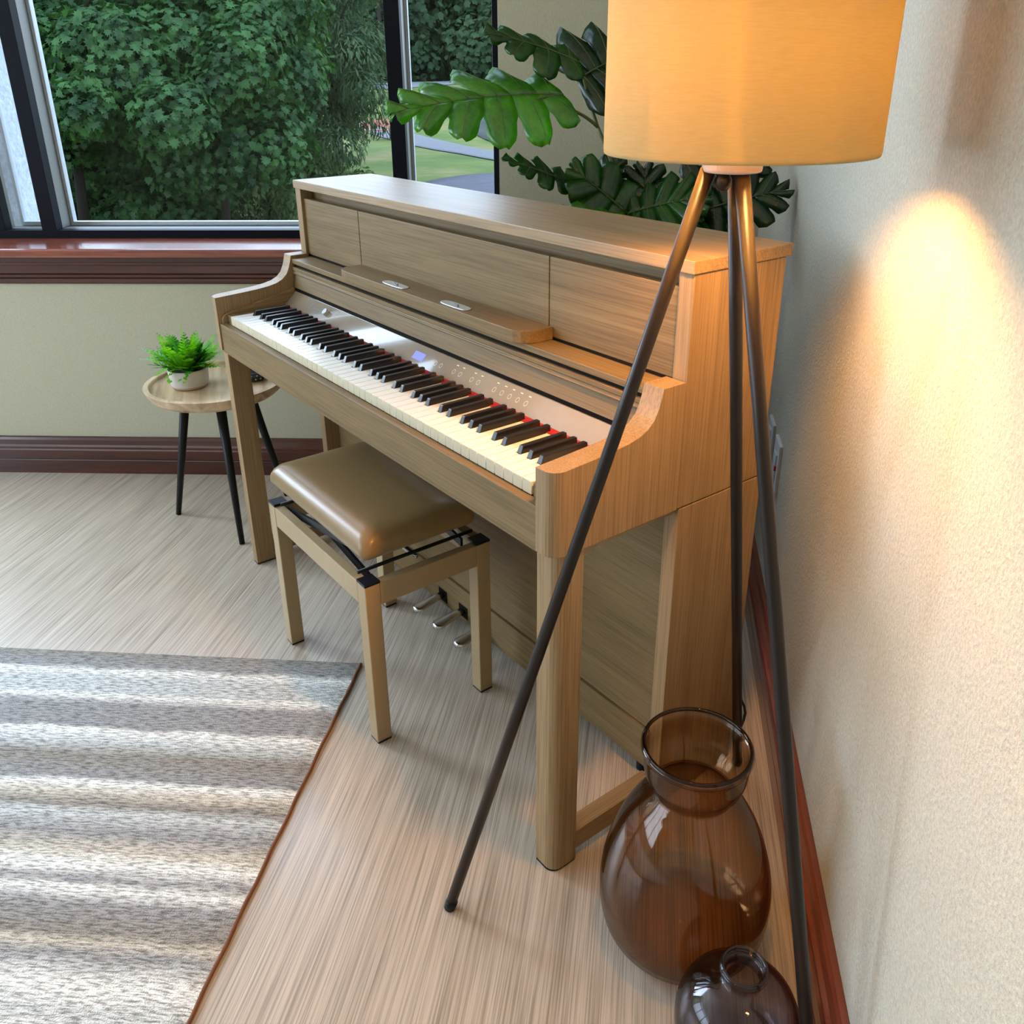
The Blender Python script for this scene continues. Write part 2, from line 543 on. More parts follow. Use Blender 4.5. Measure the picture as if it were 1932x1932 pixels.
class MB:
    def __init__(self):
        self.v = []
        self.f = []

    def add(self, vs, fs):
        k = len(self.v)
        self.v += [tuple(p) for p in vs]
        self.f += [tuple(i + k for i in f) for f in fs]
        return self

    def box(self, x0, x1, y0, y1, z0, z1, fn=None):
        vs = [(x, y, z) for z in (z0, z1) for x, y in ((x0, y0), (x1, y0), (x1, y1), (x0, y1))]
        if fn:
            vs = [fn(*p) for p in vs]
        return self.add(vs, [(0, 3, 2, 1), (4, 5, 6, 7), (0, 1, 5, 4), (1, 2, 6, 5), (2, 3, 7, 6), (3, 0, 4, 7)])

    def prism(self, poly, a0, a1, fn):
        """poly of (u,v), extruded from a0 to a1; fn(u,v,a) -> point"""
        n = len(poly)
        vs = [fn(u, v, a0) for u, v in poly] + [fn(u, v, a1) for u, v in poly]
        fs = [tuple(range(n))[::-1], tuple(range(n, 2 * n))] + [(i, (i + 1) % n, n + (i + 1) % n, n + i) for i in range(n)]
        return self.add(vs, fs)

    def lathe(self, prof, cx, cy, cz, n=48, cap=False):
        vs = []
        for r, z in prof:
            for k in range(n):
                a = 2 * PI * k / n
                vs.append((cx + r * math.cos(a), cy + r * math.sin(a), cz + z))
        fs = []
        for i in range(len(prof) - 1):
            for k in range(n):
                fs.append((i * n + k, i * n + (k + 1) % n, (i + 1) * n + (k + 1) % n, (i + 1) * n + k))
        if cap:
            fs.append(tuple(range(n))[::-1])
            fs.append(tuple(range((len(prof) - 1) * n, len(prof) * n)))
        return self.add(vs, fs)

    def tube(self, pts, rad, n=12, cap=True):
        pts = [Vector(p) for p in pts]
        m = len(pts)
        rr = rad if isinstance(rad, (list, tuple)) else [rad] * m
        vs = []
        ref = None
        for i, p in enumerate(pts):
            t = (pts[min(i + 1, m - 1)] - pts[max(i - 1, 0)]).normalized()
            if ref is None:
                ref = t.orthogonal().normalized()
            ref = (ref - t * ref.dot(t)).normalized()
            b = t.cross(ref)
            for k in range(n):
                a = 2 * PI * k / n
                vs.append(p + (ref * math.cos(a) + b * math.sin(a)) * rr[i])
        fs = [(i * n + k, i * n + (k + 1) % n, (i + 1) * n + (k + 1) % n, (i + 1) * n + k) for i in range(m - 1) for k in range(n)]
        if cap:
            fs.append(tuple(range(n))[::-1])
            fs.append(tuple(range((m - 1) * n, m * n)))
        return self.add(vs, fs)

    def build(self, name, mat, parent=None, bevel=0, seg=2, smooth=False, solid=0, fix=True):
        me = bpy.data.meshes.new(name)
        me.from_pydata(self.v, [], self.f)
        me.update()
        if fix:
            bm = bmesh.new()
            bm.from_mesh(me)
            bmesh.ops.recalc_face_normals(bm, faces=bm.faces)
            bm.to_mesh(me)
            bm.free()
        me.materials.append(mat)
        o = bpy.data.objects.new(name, me)
        C.objects.link(o)
        if parent is not None:
            o.parent = parent
            if parent.parent is None:      # parts are modelled in world coordinates
                o.matrix_parent_inverse = Matrix.Translation(-Vector(parent.location))
        if smooth:
            me.polygons.foreach_set('use_smooth', [True] * len(me.polygons))
        if solid:
            sm = o.modifiers.new('thickness', 'SOLIDIFY')
            sm.thickness = solid
            sm.offset = 0
        if bevel:
            b = o.modifiers.new('bevel', 'BEVEL')
            b.width = bevel
            b.segments = seg
            b.limit_method = 'ANGLE'
            b.angle_limit = math.radians(35)
            b.harden_normals = False
        if smooth and not bevel:
            pass
        return o


def tag(o, label, cat, group=None):
    o['label'] = label
    o['category'] = cat
    if group:
        o['group'] = group
    return o


def thing(name, loc, label, cat, group=None):
    o = bpy.data.objects.new(name, None)
    C.objects.link(o)
    o.location = loc
    o.empty_display_size = 0.05
    return tag(o, label, cat, group)


def struct(o):
    o['kind'] = 'structure'
    return o


def arc(cx, cy, r, a0, a1, n):
    return [(cx + r * math.cos(math.radians(a0 + (a1 - a0) * i / n)), cy + r * math.sin(math.radians(a0 + (a1 - a0) * i / n))) for i in range(n + 1)]


# ------------------------------------------------------------------ room shell
WIN_S0, WIN_S1, SILLZ, WIN_TOP = 0.085, 1.80, 0.80, 2.35
WT = 0.025                 # wall face stands behind the baseboard face
CS = 2.60                  # corner along s
wl = MB()
wl.box(-2.5, CS + .15, WT, .30, 0, SILLZ - .02, S)
wl.box(-2.5, -2.35, WT, .30, SILLZ - .02, WIN_TOP, S)
wl.box(WIN_S1, CS + .15, WT, .30, SILLZ - .02, WIN_TOP, S)
wl.box(-2.5, CS + .15, WT, .30, WIN_TOP, 2.75, S)
struct(wl.build('wall_left', WALLM))
RW = 0.028
struct(MB().box(-5.2, 2.05, RW, .2, 0, 2.75, T).build('wall_right', WALLR))
# front wall (opposite the right wall) and back wall (behind the camera), both with tall windows
fw = MB()
fw.box(-2.55, -2.4, -5.4, .3, 0, .45, S)
fw.box(-2.55, -2.4, -5.4, .3, 2.45, 2.75, S)
fw.box(-2.55, -2.4, -5.4, -3.75, .45, 2.45, S)
fw.box(-2.55, -2.4, -.65, .3, .45, 2.45, S)
struct(fw.build('wall_front', WALLM))
bw = MB().box(-2.55, 3.1, -5.55, -5.4, 0, 2.75, S)
struct(bw.build('wall_back', WALLM))
struct(MB().box(-2.55, 3.3, -5.55, .3, 2.70, 2.80, S).build('ceiling', CEILM))
struct(MB().box(-2.55, 3.3, -5.55, .3, -.12, 0, S).build('floor', FLOORM))


def profile_run(name, mat, prof, a0, a1, fn, bevel=0.0):
    """prof = (outward offset, z) polygon swept along a wall"""
    mb = MB()
    mb.prism([(u, v) for u, v in prof], a0, a1, lambda u, v, a: fn(a, u, v))
    return struct(mb.build(name, mat, bevel=bevel))


BBP = [(0, 0), (0, .05), (.003, .053), (0, .056), (0, .088), (.004, .092), (.004, .100), (.010, .106), (.014, .122), (.018, .130), (.030, .132), (.030, 0)]
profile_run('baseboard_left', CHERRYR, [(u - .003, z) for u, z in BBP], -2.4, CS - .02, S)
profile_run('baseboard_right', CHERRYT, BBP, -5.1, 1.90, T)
# sill board and fluted apron under the window
struct(MB().box(-2.36, 1.86, -.035, .19, .772, SILLZ, S).build('trim_1', CHERRYS, bevel=.006))
AP = [(.026, .772), (.004, .772), (.004, .752), (.010, .748), (.010, .742), (.008, .738), (.008, .715), (.012, .712), (.008, .709), (.008, .702), (.012, .699), (.008, .696), (.008, .690), (.014, .684), (.018, .678), (.026, .678)]
profile_run('trim_2', CHERRYR, AP, -2.36, 1.84, S)

# window
win = bpy.data.objects.new('window_1', None)
C.objects.link(win)
win.location = S(.94, .22, SILLZ)
struct(win)
F0, F1 = .165, .205       # black inner face of the frame
G1 = .285                 # grey outer part


def member(s0, s1, z0, z1, nm='frame_member', G1=.285):
    MB().box(s0, s1, F0, F1, z0, z1, S).build(nm, FRAMEB, win, bevel=.001)
    MB().box(s0 + .002, s1 + (.0), F1, G1, z0 + .002, z1, S).build(nm, FRAMEG, win)


member(-.28, WIN_S1, SILLZ, .826, 'bottom_rail')
member(-.28, WIN_S1, WIN_TOP - .04, WIN_TOP, 'top_rail')
member(.070, .116, .826, WIN_TOP - .04, 'mullion', .222)
member(.243, .293, .826, WIN_TOP - .04, 'mullion')
member(1.447, 1.494, .826, WIN_TOP - .04, 'mullion')
member(1.775, 1.80, .826, WIN_TOP - .04, 'mullion')
for s0, s1 in ((-.2795, .0695), (.1165, .2425), (.2935, 1.4465), (1.4945, 1.7745)):
    fr = MB()
    fr.box(s0, s0 + .010, .262, .286, .828, WIN_TOP - .042, S)
    fr.box(s1 - .006, s1, .262, .286, .828, WIN_TOP - .042, S)
    fr.box(s0 + .010, s1 - .006, .262, .286, .828, .840, S)
    fr.build('glazing_bead', FRAMEW, win)
    MB().box(s0 + .008, s1 - .004, .272, .276, .836, WIN_TOP - .044, S).build('pane', PANE, win)

win3 = bpy.data.objects.new('window_3', None)
C.objects.link(win3)
win3.location = S(-1.3, .22, SILLZ)
struct(win3)
for s0, s1, z0, z1 in ((-2.35, -.2805, SILLZ, .826), (-2.35, -.2805, WIN_TOP - .04, WIN_TOP), (-2.35, -2.30, .826, WIN_TOP - .04), (-1.34, -1.29, .826, WIN_TOP - .04), (-.33, -.2805, .826, WIN_TOP - .04)):
    MB().box(s0, s1, F0, G1, z0, z1, S).build('frame_member', FRAMEB, win3)
for s0, s1 in ((-2.299, -1.341), (-1.289, -.331)):
    MB().box(s0, s1, .272, .276, .827, WIN_TOP - .041, S).build('pane', PANE, win3)

# windows of the walls out of view, where the daylight comes in
for nm, rects, fn in (('window_2', [(-3.75 + 1.033 * k, -3.75 + 1.033 * (k + 1), .45, 2.45) for k in range(3)], lambda a, b, z: S(-2.47 + b, a, z)),):
    wr = bpy.data.objects.new(nm, None)
    C.objects.link(wr)
    struct(wr)
    wr.location = fn((rects[0][0] + rects[-1][1]) / 2, 0, rects[0][2])
    for a0, a1, z0, z1 in rects:
        m_ = MB()
        m_.box(a0, a0 + .05, -.03, .03, z0, z1, fn)
        m_.box(a1 - .05, a1, -.03, .03, z0, z1, fn)
        m_.box(a0 + .05, a1 - .05, -.03, .03, z0, z0 + .05, fn)
        m_.box(a0 + .05, a1 - .05, -.03, .03, z1 - .05, z1, fn)
        m_.build('frame_member', FRAMEB, wr)

# ------------------------------------------------------------------ outdoors


def gh(x, y):
    """height of the land, rising away from the house"""
    D = (Vector((x, y, 0)) - S(.9, 0, 0)).dot(WD)
    k = min(max((D - 24) / 22, 0), 1)
    return -0.6 + 1.55 * k * k * (3 - 2 * k) + max(D - 46, 0) * .02


gm = MB()
NX, NY = 70, 60
for j in range(NY + 1):
    for i in range(NX + 1):
        D = .35 + 110 * (j / NY) ** 1.7
        s = -60 + 120 * i / NX
        P = S(s, D, 0)
        gm.v.append((P.x, P.y, gh(P.x, P.y)))
for j in range(NY):
    for i in range(NX):
        a = j * (NX + 1) + i
        gm.f.append((a, a + 1, a + NX + 2, a + NX + 1))
struct(gm.build('ground', GRASSM, smooth=True))


def on_ground(px, py, off=0.0):
    d = ray(px, py)
    t = 3.0
    while t < 300:
        P = CAM + d * t
        if P.z <= gh(P.x, P.y) + off:
            break
        t += .05
    return P


def patch(name, mat, top, bot, off=.02, lift=None):
    """a strip of ground cover between an upper and a lower edge"""
    mb = MB()
    n = len(top)
    for j in range(7):
        for i in range(n):
            a, b = on_ground(*top[i]), on_ground(*bot[i])
            P = a.lerp(b, j / 6)
            mb.v.append((P.x, P.y, gh(P.x, P.y) + off))
    for j in range(6):
        for i in range(n - 1):
            k = j * n + i
            mb.f.append((k, k + 1, k + n + 1, k + n))
    return struct(mb.build(name, mat, smooth=True, solid=.01))


patch('driveway', ASPHALT, [(790, 349), (830, 339), (870, 333), (905, 330), (945, 328), (1050, 322), (1250, 312), (1500, 300)], [(760, 420)] + [(840 + k * 60, 420) for k in range(5)] + [(1300, 400), (1500, 380)])
patch('garden_path', PATHM, [(660, 222), (700, 236), (740, 246), (775, 252), (820, 263), (870, 275), (905, 282), (945, 289), (1050, 300), (1250, 304), (1500, 296)], [(660, 236), (700, 254), (740, 266), (775, 275), (820, 284), (870, 292), (905, 299), (945, 306), (1050, 318), (1250, 323), (1500, 313)])
patch('far_lane', PATHM, [(560, 160), (700, 158), (775, 155), (850, 151), (945, 147), (1050, 146), (1250, 146), (1500, 146)], [(560, 172), (700, 170), (775, 166), (850, 160), (945, 155), (1050, 154), (1250, 154), (1500, 154)])
patch('pond', POND, [(828, 190), (850, 188), (880, 187), (910, 186), (945, 186), (1050, 188), (1180, 205), (1230, 222)], [(828, 212), (850, 225), (880, 244), (910, 262), (945, 275), (1050, 280), (1180, 262), (1230, 232)])

# white stucco wing of the building just outside the narrow left pane
struct(MB().box(-.03, .045, .38, .68, -.7, 1.85, S).build('wall_outside', STUCCO))


def leaf_cloud(name, mat, parent, clumps, per, size, shape, droop=0.5, seed=0, flat=.6):
    """one foliage mesh of many separate leaves set on the shells of clumps (centre, radii)"""
    r = np.random.default_rng(seed)
    out_v = []
    k = len(shape)
    sh = np.array(shape, float)
    for (c, rad) in clumps:
        n = per
        u = r.normal(size=(n, 3))
        u /= np.linalg.norm(u, axis=1)[:, None]
        rr = r.uniform(.55, 1.05, size=(n, 1)) ** .6
        P = np.array(c) + u * rr * np.array(rad)
        nrm = u * np.array([1, 1, .8]) + np.array([0, 0, flat]) + r.normal(size=(n, 3)) * .45
        nrm /= np.linalg.norm(nrm, axis=1)[:, None]
        tip = u + np.array([0, 0, -droop - .3]) + r.normal(size=(n, 3)) * .5
        tip -= nrm * np.sum(tip * nrm, axis=1)[:, None]
        tip /= np.linalg.norm(tip, axis=1)[:, None] + 1e-9
        sd = np.cross(nrm, tip)
        sz = size * r.uniform(.65, 1.25, size=(n, 1, 1))
        V = P[:, None, :] + sz * (tip[:, None, :] * sh[None, :, 0:1] + sd[:, None, :] * sh[None, :, 1:2] - nrm[:, None, :] * (sh[None, :, 0:1] ** 2) * .22)
        out_v.append(V.reshape(-1, 3))
    V = np.concatenate(out_v)
    nf = len(V) // k
    me = bpy.data.meshes.new(name)
    me.vertices.add(len(V))
    me.vertices.foreach_set('co', V.astype(np.float32).ravel())
    me.loops.add(nf * k)
    me.loops.foreach_set('vertex_index', np.arange(nf * k, dtype=np.int32))
    me.polygons.add(nf)
    me.polygons.foreach_set('loop_start', np.arange(0, nf * k, k, dtype=np.int32))
    me.polygons.foreach_set('loop_total', np.full(nf, k, dtype=np.int32))
    me.update()
    me.validate()
    me.materials.append(mat)
    o = bpy.data.objects.new(name, me)
    C.objects.link(o)
    o.parent = parent
    o.matrix_parent_inverse = Matrix.Translation(-Vector(parent.location))
    return o


STAR = [(0, 0), (.10, .30), (.02, .55), (.32, .42), (.45, .62), (.55, .30), (.78, .36), (.70, .14), (1.0, 0), (.70, -.14), (.78, -.36), (.55, -.30), (.45, -.62), (.32, -.42), (.02, -.55), (.10, -.30)]
OVAL = [(0, 0), (.3, .22), (.65, .2), (1, 0), (.65, -.2), (.3, -.22)]
SLIM = [(0, 0), (.3, .11), (.7, .09), (1, 0), (.7, -.09), (.3, -.11)]
TUFT = [(0, 0), (.15, .35), (.5, .5), (.7, .3), (1, .25), (.85, -.1), (.9, -.4), (.45, -.5), (.1, -.3)]


def tree(name, label, cat, base_px, depth, height, clumps, mat, per, size, shape, trunk_r, seed, group, droop=.5, leans=((0, 0),)):
    """clumps: list of (px, py, depth, radius) seen from the house"""
    P = at(base_px, 400, depth)
    base = Vector((P.x, P.y, gh(P.x, P.y)))
    t = thing(name, base, label, cat, group)
    cl = []
    rr = np.random.default_rng(seed)
    for (px, py, dp, rd) in clumps:
        c = at(px, py, dp)
        c.z = max(c.z, gh(c.x, c.y) + rd * .55)
        cl.append(((c.x, c.y, c.z), (rd, rd, rd * .8)))
    leaf_cloud('foliage', mat, t, cl, per, size, shape, droop, seed)
    mb = MB()
    top = base + Vector((0, 0, height))
    mb.tube([base - UP * .1, base + UP * height * .3 + Vector((.1, .05, 0)), base + UP * height * .65 + Vector((-.05, .1, 0)), top], [trunk_r, trunk_r * .8, trunk_r * .5, trunk_r * .15], 10)
    for i in range(min(len(cl), 14)):
        c = Vector(cl[int(i * len(cl) / min(len(cl), 14))][0])
        h0 = min(max((c.z - base.z) * .6, height * .15), height * .9)
        a = base + UP * h0
        mb.tube([a, a.lerp(c, .5) + UP * .15, c], [trunk_r * .35, trunk_r * .22, trunk_r * .08], 6)
    mb.build('trunk', BARKM, t, smooth=True)
    return t


def scatter(px0, px1, py0, py1, d0, d1, r0, r1, n, seed, keep=None):
    r = random.Random(seed)
    out = []
    while len(out) < n:
        px, py = r.uniform(px0, px1), r.uniform(py0, py1)
        if keep and not keep(px, py):
            continue
        out.append((px, py, r.uniform(d0, d1), r.uniform(r0, r1)))
    return out


def k1(px, py):   # big maple: right edge slants in towards the ground
    return py < 330 - (px - 430) * 1.2 if px > 430 else True


GM, GW = 'maples outside the window', 'trees of the woods beyond the lawn'
tree('maple_tree', 'nearest maple outside the large pane, broad dark green leaves in its upper left', 'tree', 150, 10.2, 2.7, scatter(-120, 330, -70, 260, 8.6, 10.4, .38, .62, 52, 1), MAPLE, 620, .088, STAR, .07, 1, GM)
tree('maple_tree', 'maple with drooping leafy boughs reaching towards the middle of the large pane', 'tree', 420, 10.8, 2.7, scatter(300, 560, -70, 350, 9.2, 11.2, .35, .62, 44, 2, lambda a, b: b < 330 - max(a - 470, 0) * 1.6), MAPLE, 620, .086, STAR, .06, 2, GM)
tree('maple_tree', 'low maple branches in deep shade just above the sill at left', 'tree', 200, 11.6, 1.8, scatter(-60, 420, 230, 420, 10.4, 12.2, .35, .6, 26, 3), MAPLE, 420, .085, STAR, .045, 3, GM)
tree('willow_oak_tree', 'fine-leaved grey green tree left of the black mullion, drooping over the lawn', 'tree', 640, 13.2, 3.0, scatter(500, 690, -75, 290, 11.6, 13.6, .30, .52, 54, 4, lambda a, b: b < 290 - max(610 - a, 0) * .5 and not (a > 660 and b > 230)), WILLOW, 620, .105, SLIM, .07, 4, None, .9)
tree('leafy_shrub', 'yellow green rounded shrub at the foot of the fine-leaved tree', 'shrub', 600, 13.6, 1.2, scatter(540, 690, 270, 380, 12.8, 14.4, .25, .42, 22, 5, lambda a, b: b > 300 + (a - 620) * .35), BUSHM, 330, .085, OVAL, .03, 5, None)
tree('leafy_shrub', 'low mixed bramble between the maple boughs and the grass', 'shrub', 500, 11.9, .8, scatter(400, 560, 330, 400, 11.2, 12.4, .20, .32, 16, 6), BUSHM, 240, .08, OVAL, .02, 6, None)
tree('leafy_shrub', 'dark low shrub at the foot of the nearest maple', 'shrub', 240, 11.0, .8, scatter(60, 420, 375, 430, 10.6, 11.8, .22, .34, 18, 7), MAPLE, 200, .11, STAR, .02, 7, None)
# darker trees filling the depth behind the maples
for i, (bx, dep, lab) in enumerate(((-60, 17, 'tall dark tree behind the nearest maple, at the left edge of the pane'), (130, 16, 'shadowed tree directly behind the nearest maple'), (330, 16, 'shadowed tree behind the drooping maple boughs'), (500, 18, 'shadowed tree between the maples and the fine-leaved tree'), (570, 21, 'tree glimpsed behind the fine-leaved tree'))):
    tree('broadleaf_tree', lab, 'tree', bx, dep, 3.6, scatter(bx - 130, bx + (130 if i < 3 else 40), -70, 330 if i < 4 else 90, dep - 1.5, dep + 1.5, .7, 1.1, 26, 20 + i), FARM, 620, .17, TUFT, .10, 20 + i, 'shaded trees behind the maples')
# the woods at the far side of the park
labs = ['far wood tree seen just left of the black mullion', 'tall pale-crowned wood tree right of the black mullion', 'dark wood tree above the far lane', 'dark wood tree above the upper monstera leaves', 'far wood tree hidden partly by the right end of the window',
        'wood tree beyond the window edge, behind the wall', 'far wood tree behind the fine-leaved tree', 'far wood tree past the maples',
*['wood tree of the far woods, out of sight behind the wall right of the window'] * 4]
for i, bx in enumerate((735, 800, 870, 935, 1000, 1065, 640, 540, 1150, 1240, 1330, 1430)):
    dep = 46 + (i % 3) * 2.5
    tree('wood_tree', labs[i], 'tree', bx, dep, 7, scatter(bx - 55, bx + 55, -75, 140, dep - 2, dep + 2, 1.3, 2.1, 30, 40 + i), FARM, 480, .34, TUFT, .14, 40 + i, GW)

# park bench on the far path
bp_ = on_ground(712, 264)
bt = thing('park_bench', bp_, 'small park bench with reddish backrest beside the curving garden path', 'bench')
ax = WS


def bf(a, b, z):
    return bp_ + WS * a + WD * b + UP * z


MB().box(-.5, .5, -.15, .16, .27, .30, bf).build('seat', plain('redwood_slats', (0.30, 0.10, 0.07), .6), bt)
MB().box(-.5, .5, .16, .19, .36, .60, bf).build('backrest', plain('redwood_back', (0.36, 0.14, 0.10), .6), bt)
for a in (-.44, .44):
    MB().box(a - .02, a + .02, -.15, .18, 0, .27, bf).build('leg', BLACKM, bt)

# ------------------------------------------------------------------ digital piano
H = 1.0495
hw = .689
YL, Y1, DD, DB = .264, .2153, .4926, .4804
ZC = .645
TK = .041
piano = thing('digital_piano', (0, .25, 0), 'light oak upright digital piano with open keyboard set across the room corner', 'piano')


def X3(u, v, a):
    return (a, u, v)


MB().box(-hw - .002, hw + .002, YL - .004, DD, H - .020, H).build('lid', LIDM, piano, bevel=.0015)
for s in (-1, 1):
    x0, x1 = sorted((s * hw, s * (hw - .030)))
    MB().box(x0, x1, YL, DB, ZC + .001, H - .0202).build('side_panel', OAKZ, piano, bevel=.0015)
    MB().box(x0, x1, YL + .004, DB, 0.003, ZC - .001).build('lower_side_panel', OAKZ, piano, bevel=.0015)
    # cheek with the swept-up arm; the outer front corner is rounded in plan
    top = [(.012, .7835), (.06, .786), (.11, .789), (.145, .793), (.168, .798), (.185, .806), (.198, .818), (.206, .834), (.211, .850), (.2145, .864)]
    low = [(y, ZC) for y, _ in top]
    R = .024
    nseg = 7
    mb = MB()
    # body of the cheek behind the rounding
    yy = [R] + [y for y, _ in top if y > R] + [YL - .0015]

    def ztop(y):
        ks = [(-.01, .7825)] + top + [(.30, .864)]
        for (a, za), (b, zb) in zip(ks, ks[1:]):
            if a <= y <= b:
                return za + (zb - za) * (y - a) / (b - a)
        return .864
    secs = [(y, hw) for y in yy]
    front = []
    for k in range(nseg):
        a = math.radians(90 * k / nseg)
        front.append((R - R * math.cos(a) if False else R * (1 - math.cos(a)), hw - R + R * math.sin(a)))
    secs = [(y, x) for y, x in front] + secs
    vs, fs = [], []
    for y, xo in secs:
        for x in (hw - TK, xo):
            for z in (ZC, ztop(y)):
                vs.append((s * x, y, z))
    for i in range(len(secs) - 1):
        a, b = i * 4, (i + 1) * 4
        fs += [(a, b, b + 1, a + 1), (a + 2, a + 3, b + 3, b + 2), (a + 1, b + 1, b + 3, a + 3), (a, a + 2, b + 2, b)]
    fs += [(0, 1, 3, 2), tuple(len(secs) * 4 - 4 + k for k in (0, 2, 3, 1))]
    mb.add(vs, fs)
    ck = mb.build('cheek', OAKZ, piano, bevel=.0012)
    # inner lining of the cheek with its rising upper edge
    xa, xb = sorted((s * (hw - TK), s * (hw - TK - .008)))
    MB().prism([(.010, .700), (.010, .728), (.014, .736), (.024, .741), (.19, .775), (.212, .781), (.212, .700)], xa, xb, X3).build('cheek_lining', OAKY, ck, bevel=.001)
    # key block
    xa, xb = sorted((s * .6135, s * (hw - TK - .0082)))
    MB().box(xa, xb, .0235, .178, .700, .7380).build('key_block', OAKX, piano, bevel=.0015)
    # front leg, foot rail, apron
    xa, xb = sorted((s * .640, s * .6865))
    lp = [(xa, .010), (xa, .064), (xb, .064), (xb, .010)]
    xo, xi = (xb, xa) if s > 0 else (xa, xb)
    rr = .020
    poly = [(xi, .064), (xi, .010)] + [(xo - s * rr + s * rr * math.sin(math.radians(q)), .010 + rr - rr * math.cos(math.radians(q))) for q in range(0, 91, 15)] + [(xo, .064)]
    MB().prism(poly, .004, ZC - .0006, lambda u, v, a: (u, v, a)).build('front_leg', OAKZ, piano, bevel=.001)
    MB().prism(poly, 0, .004, lambda u, v, a: (u - (u - s * .663) * .08, v, a)).build('foot_pad', BLACKP, piano)
    xa, xb = sorted((s * .648, s * .680))
    MB().box(xa, xb, .0645, YL + .0038, .018, .060).build('foot_rail', OAKY, piano, bevel=.001)
    MB().prism([(.0645, ZC - .001), (.0645, .615), (.072, .625), (.085, .6315), (.105, .633), (YL, .633), (YL, ZC - .001)], xa, xb, X3).build('apron', OAKY, piano)

IX = hw - TK - .0003
MB().box(-IX, IX, .004, .0225, .640, .716).build('key_slip', OAKX, piano, bevel=.0012)
MB().box(-IX, IX, .0226, YL, .640, .698).build('key_bed', OAKX, piano)
MB().box(-.6130, .6130, .0245, .158, .6982, .7166).build('key_gap_shade', DARKGAP, piano)  # black plate added so the gaps between keys look shaded
# upper front panels with the shadow recess under the lid
for x0, x1 in ((-.6585, -.3635), (-.3610, .3475), (.3500, .6585)):
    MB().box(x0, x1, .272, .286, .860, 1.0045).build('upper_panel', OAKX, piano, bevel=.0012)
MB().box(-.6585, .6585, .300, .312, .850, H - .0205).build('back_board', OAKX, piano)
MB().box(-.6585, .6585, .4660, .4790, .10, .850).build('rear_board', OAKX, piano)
# ledge, page ledge and its clips
MB().box(-IX, IX, .2165, .2715, .8430, .8555).build('ledge', OAKX, piano, bevel=.0012)
MB().box(-.6585, .6585, .2718, .2998, .843, .8598).build('ledge_back', DARKGAP, piano)
ml = [(-.361, .2715), (-.361, .238), (-.357, .222), (-.346, .209), (-.330, .203), (-.31, .2012), (.31, .2012), (.330, .203), (.346, .209), (.357, .222), (.361, .238), (.361, .2715)]
rest = MB().prism(ml, .8558, .8790, lambda u, v, a: (u, v, a)).build('music_rest', OAKX, piano, bevel=.0012)
for cx in (-.113, .121):
    hp = [(cx + .048 * c_, .221 + .0125 * s_) for c_, s_ in [(math.copysign(abs(math.cos(t)) ** .55, math.cos(t)), math.copysign(abs(math.sin(t)) ** .8, math.sin(t))) for t in [2 * PI * k / 28 for k in range(28)]]]
    hp = [(u, v + (.006 if False else 0)) for u, v in hp]
    cl_ = MB().prism(hp, .8791, .8808, lambda u, v, a: (u, v, a)).build('page_holder', SILVER, piano, bevel=.0006)
    wk = MB()
    wk.tube([(cx - .020, .2265, .8813), (cx - .006, .2235, .8818), (cx + .004, .2185, .8818), (cx + .018, .2165, .8813)], .0011, 6)
    wk.tube([(cx + .002, .2265, .8813), (cx + .007, .2215, .8818), (cx + .014, .2190, .8813)], .0009, 6)
    wk.build('reflection_squiggle', INKM, cl_, smooth=True)  # dark strokes drawn as the reflection in the shiny plate

# fallboard (folded open): dark slot, rolled rail, sloping board
MB().box(-IX, IX, .2225, .263, .8352, .8428).build('slot', DARKGAP, piano)
MB().prism([(.2155, .8345), (.2155, .826), (.2175, .8245), (.2165, .8225), (.2145, .821), (.2140, .8185), (.2160, .8165), (.262, .8165), (.262, .8348), (.2180, .8348)], -IX, IX, X3).build('fallboard_rail', OAKX, piano, bevel=.0006)
fb = MB().prism([(.2190, .8164), (.2125, .7815), (.232, .7815), (.240, .8164)], -IX + .0083, IX - .0083, X3).build('fallboard', OAKX, piano)
MB().prism([(.2145, .7814), (.2145, .7722), (.232, .7722), (.232, .7814)], -IX + .0083, IX - .0083, X3).build('fallboard_gap', DARKGAP, piano)
# sloping control panel
PY0, PZ0, PY1, PZ1 = .1795, .7385, .2130, .7715
pan = MB().prism([(PY0, PZ0), (PY1, PZ1), (.235, PZ1), (.235, .7300), (PY0, .7300)], -IX + .0083, IX - .0083, X3).build('control_panel', PANELM, piano, bevel=.0006)
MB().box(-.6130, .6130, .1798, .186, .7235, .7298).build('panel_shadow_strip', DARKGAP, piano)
sl = Vector((0, PY1 - PY0, PZ1 - PZ0)).normalized()
pn = Vector((0, -sl.z, sl.y))


def PP(x, v, h=0.0):
    """point on the control panel: v metres up its slope, h above it"""
    return Vector((x, PY0, PZ0)) + sl * v + pn * h


kb = MB()
kc = PP(-.423, .026)
kb.add([kc + (Vector((1, 0, 0)) * math.cos(2 * PI * k / 24) + sl * math.sin(2 * PI * k / 24)) * (.0085 if j < 2 else .0078) + pn * (0, .009, .010)[j] for j in range(3) for k in range(24)],
       [(j * 24 + k, j * 24 + (k + 1) % 24, (j + 1) * 24 + (k + 1) % 24, (j + 1) * 24 + k) for j in range(2) for k in range(24)] + [tuple(range(48, 72))])
kb.build('volume_knob', CHROME, pan, smooth=False)
MB().add([PP(-.006, .013, .0003), PP(.034, .013, .0003), PP(.034, .031, .0003), PP(-.006, .031, .0003), PP(-.006, .013, -.001), PP(.034, .013, -.001), PP(.034, .031, -.001), PP(-.006, .031, -.001)],
         [(0, 1, 2, 3), (0, 4, 5, 1), (1, 5, 6, 2), (2, 6, 7, 3), (3, 7, 4, 0)]).build('display', SCREENM, pan)
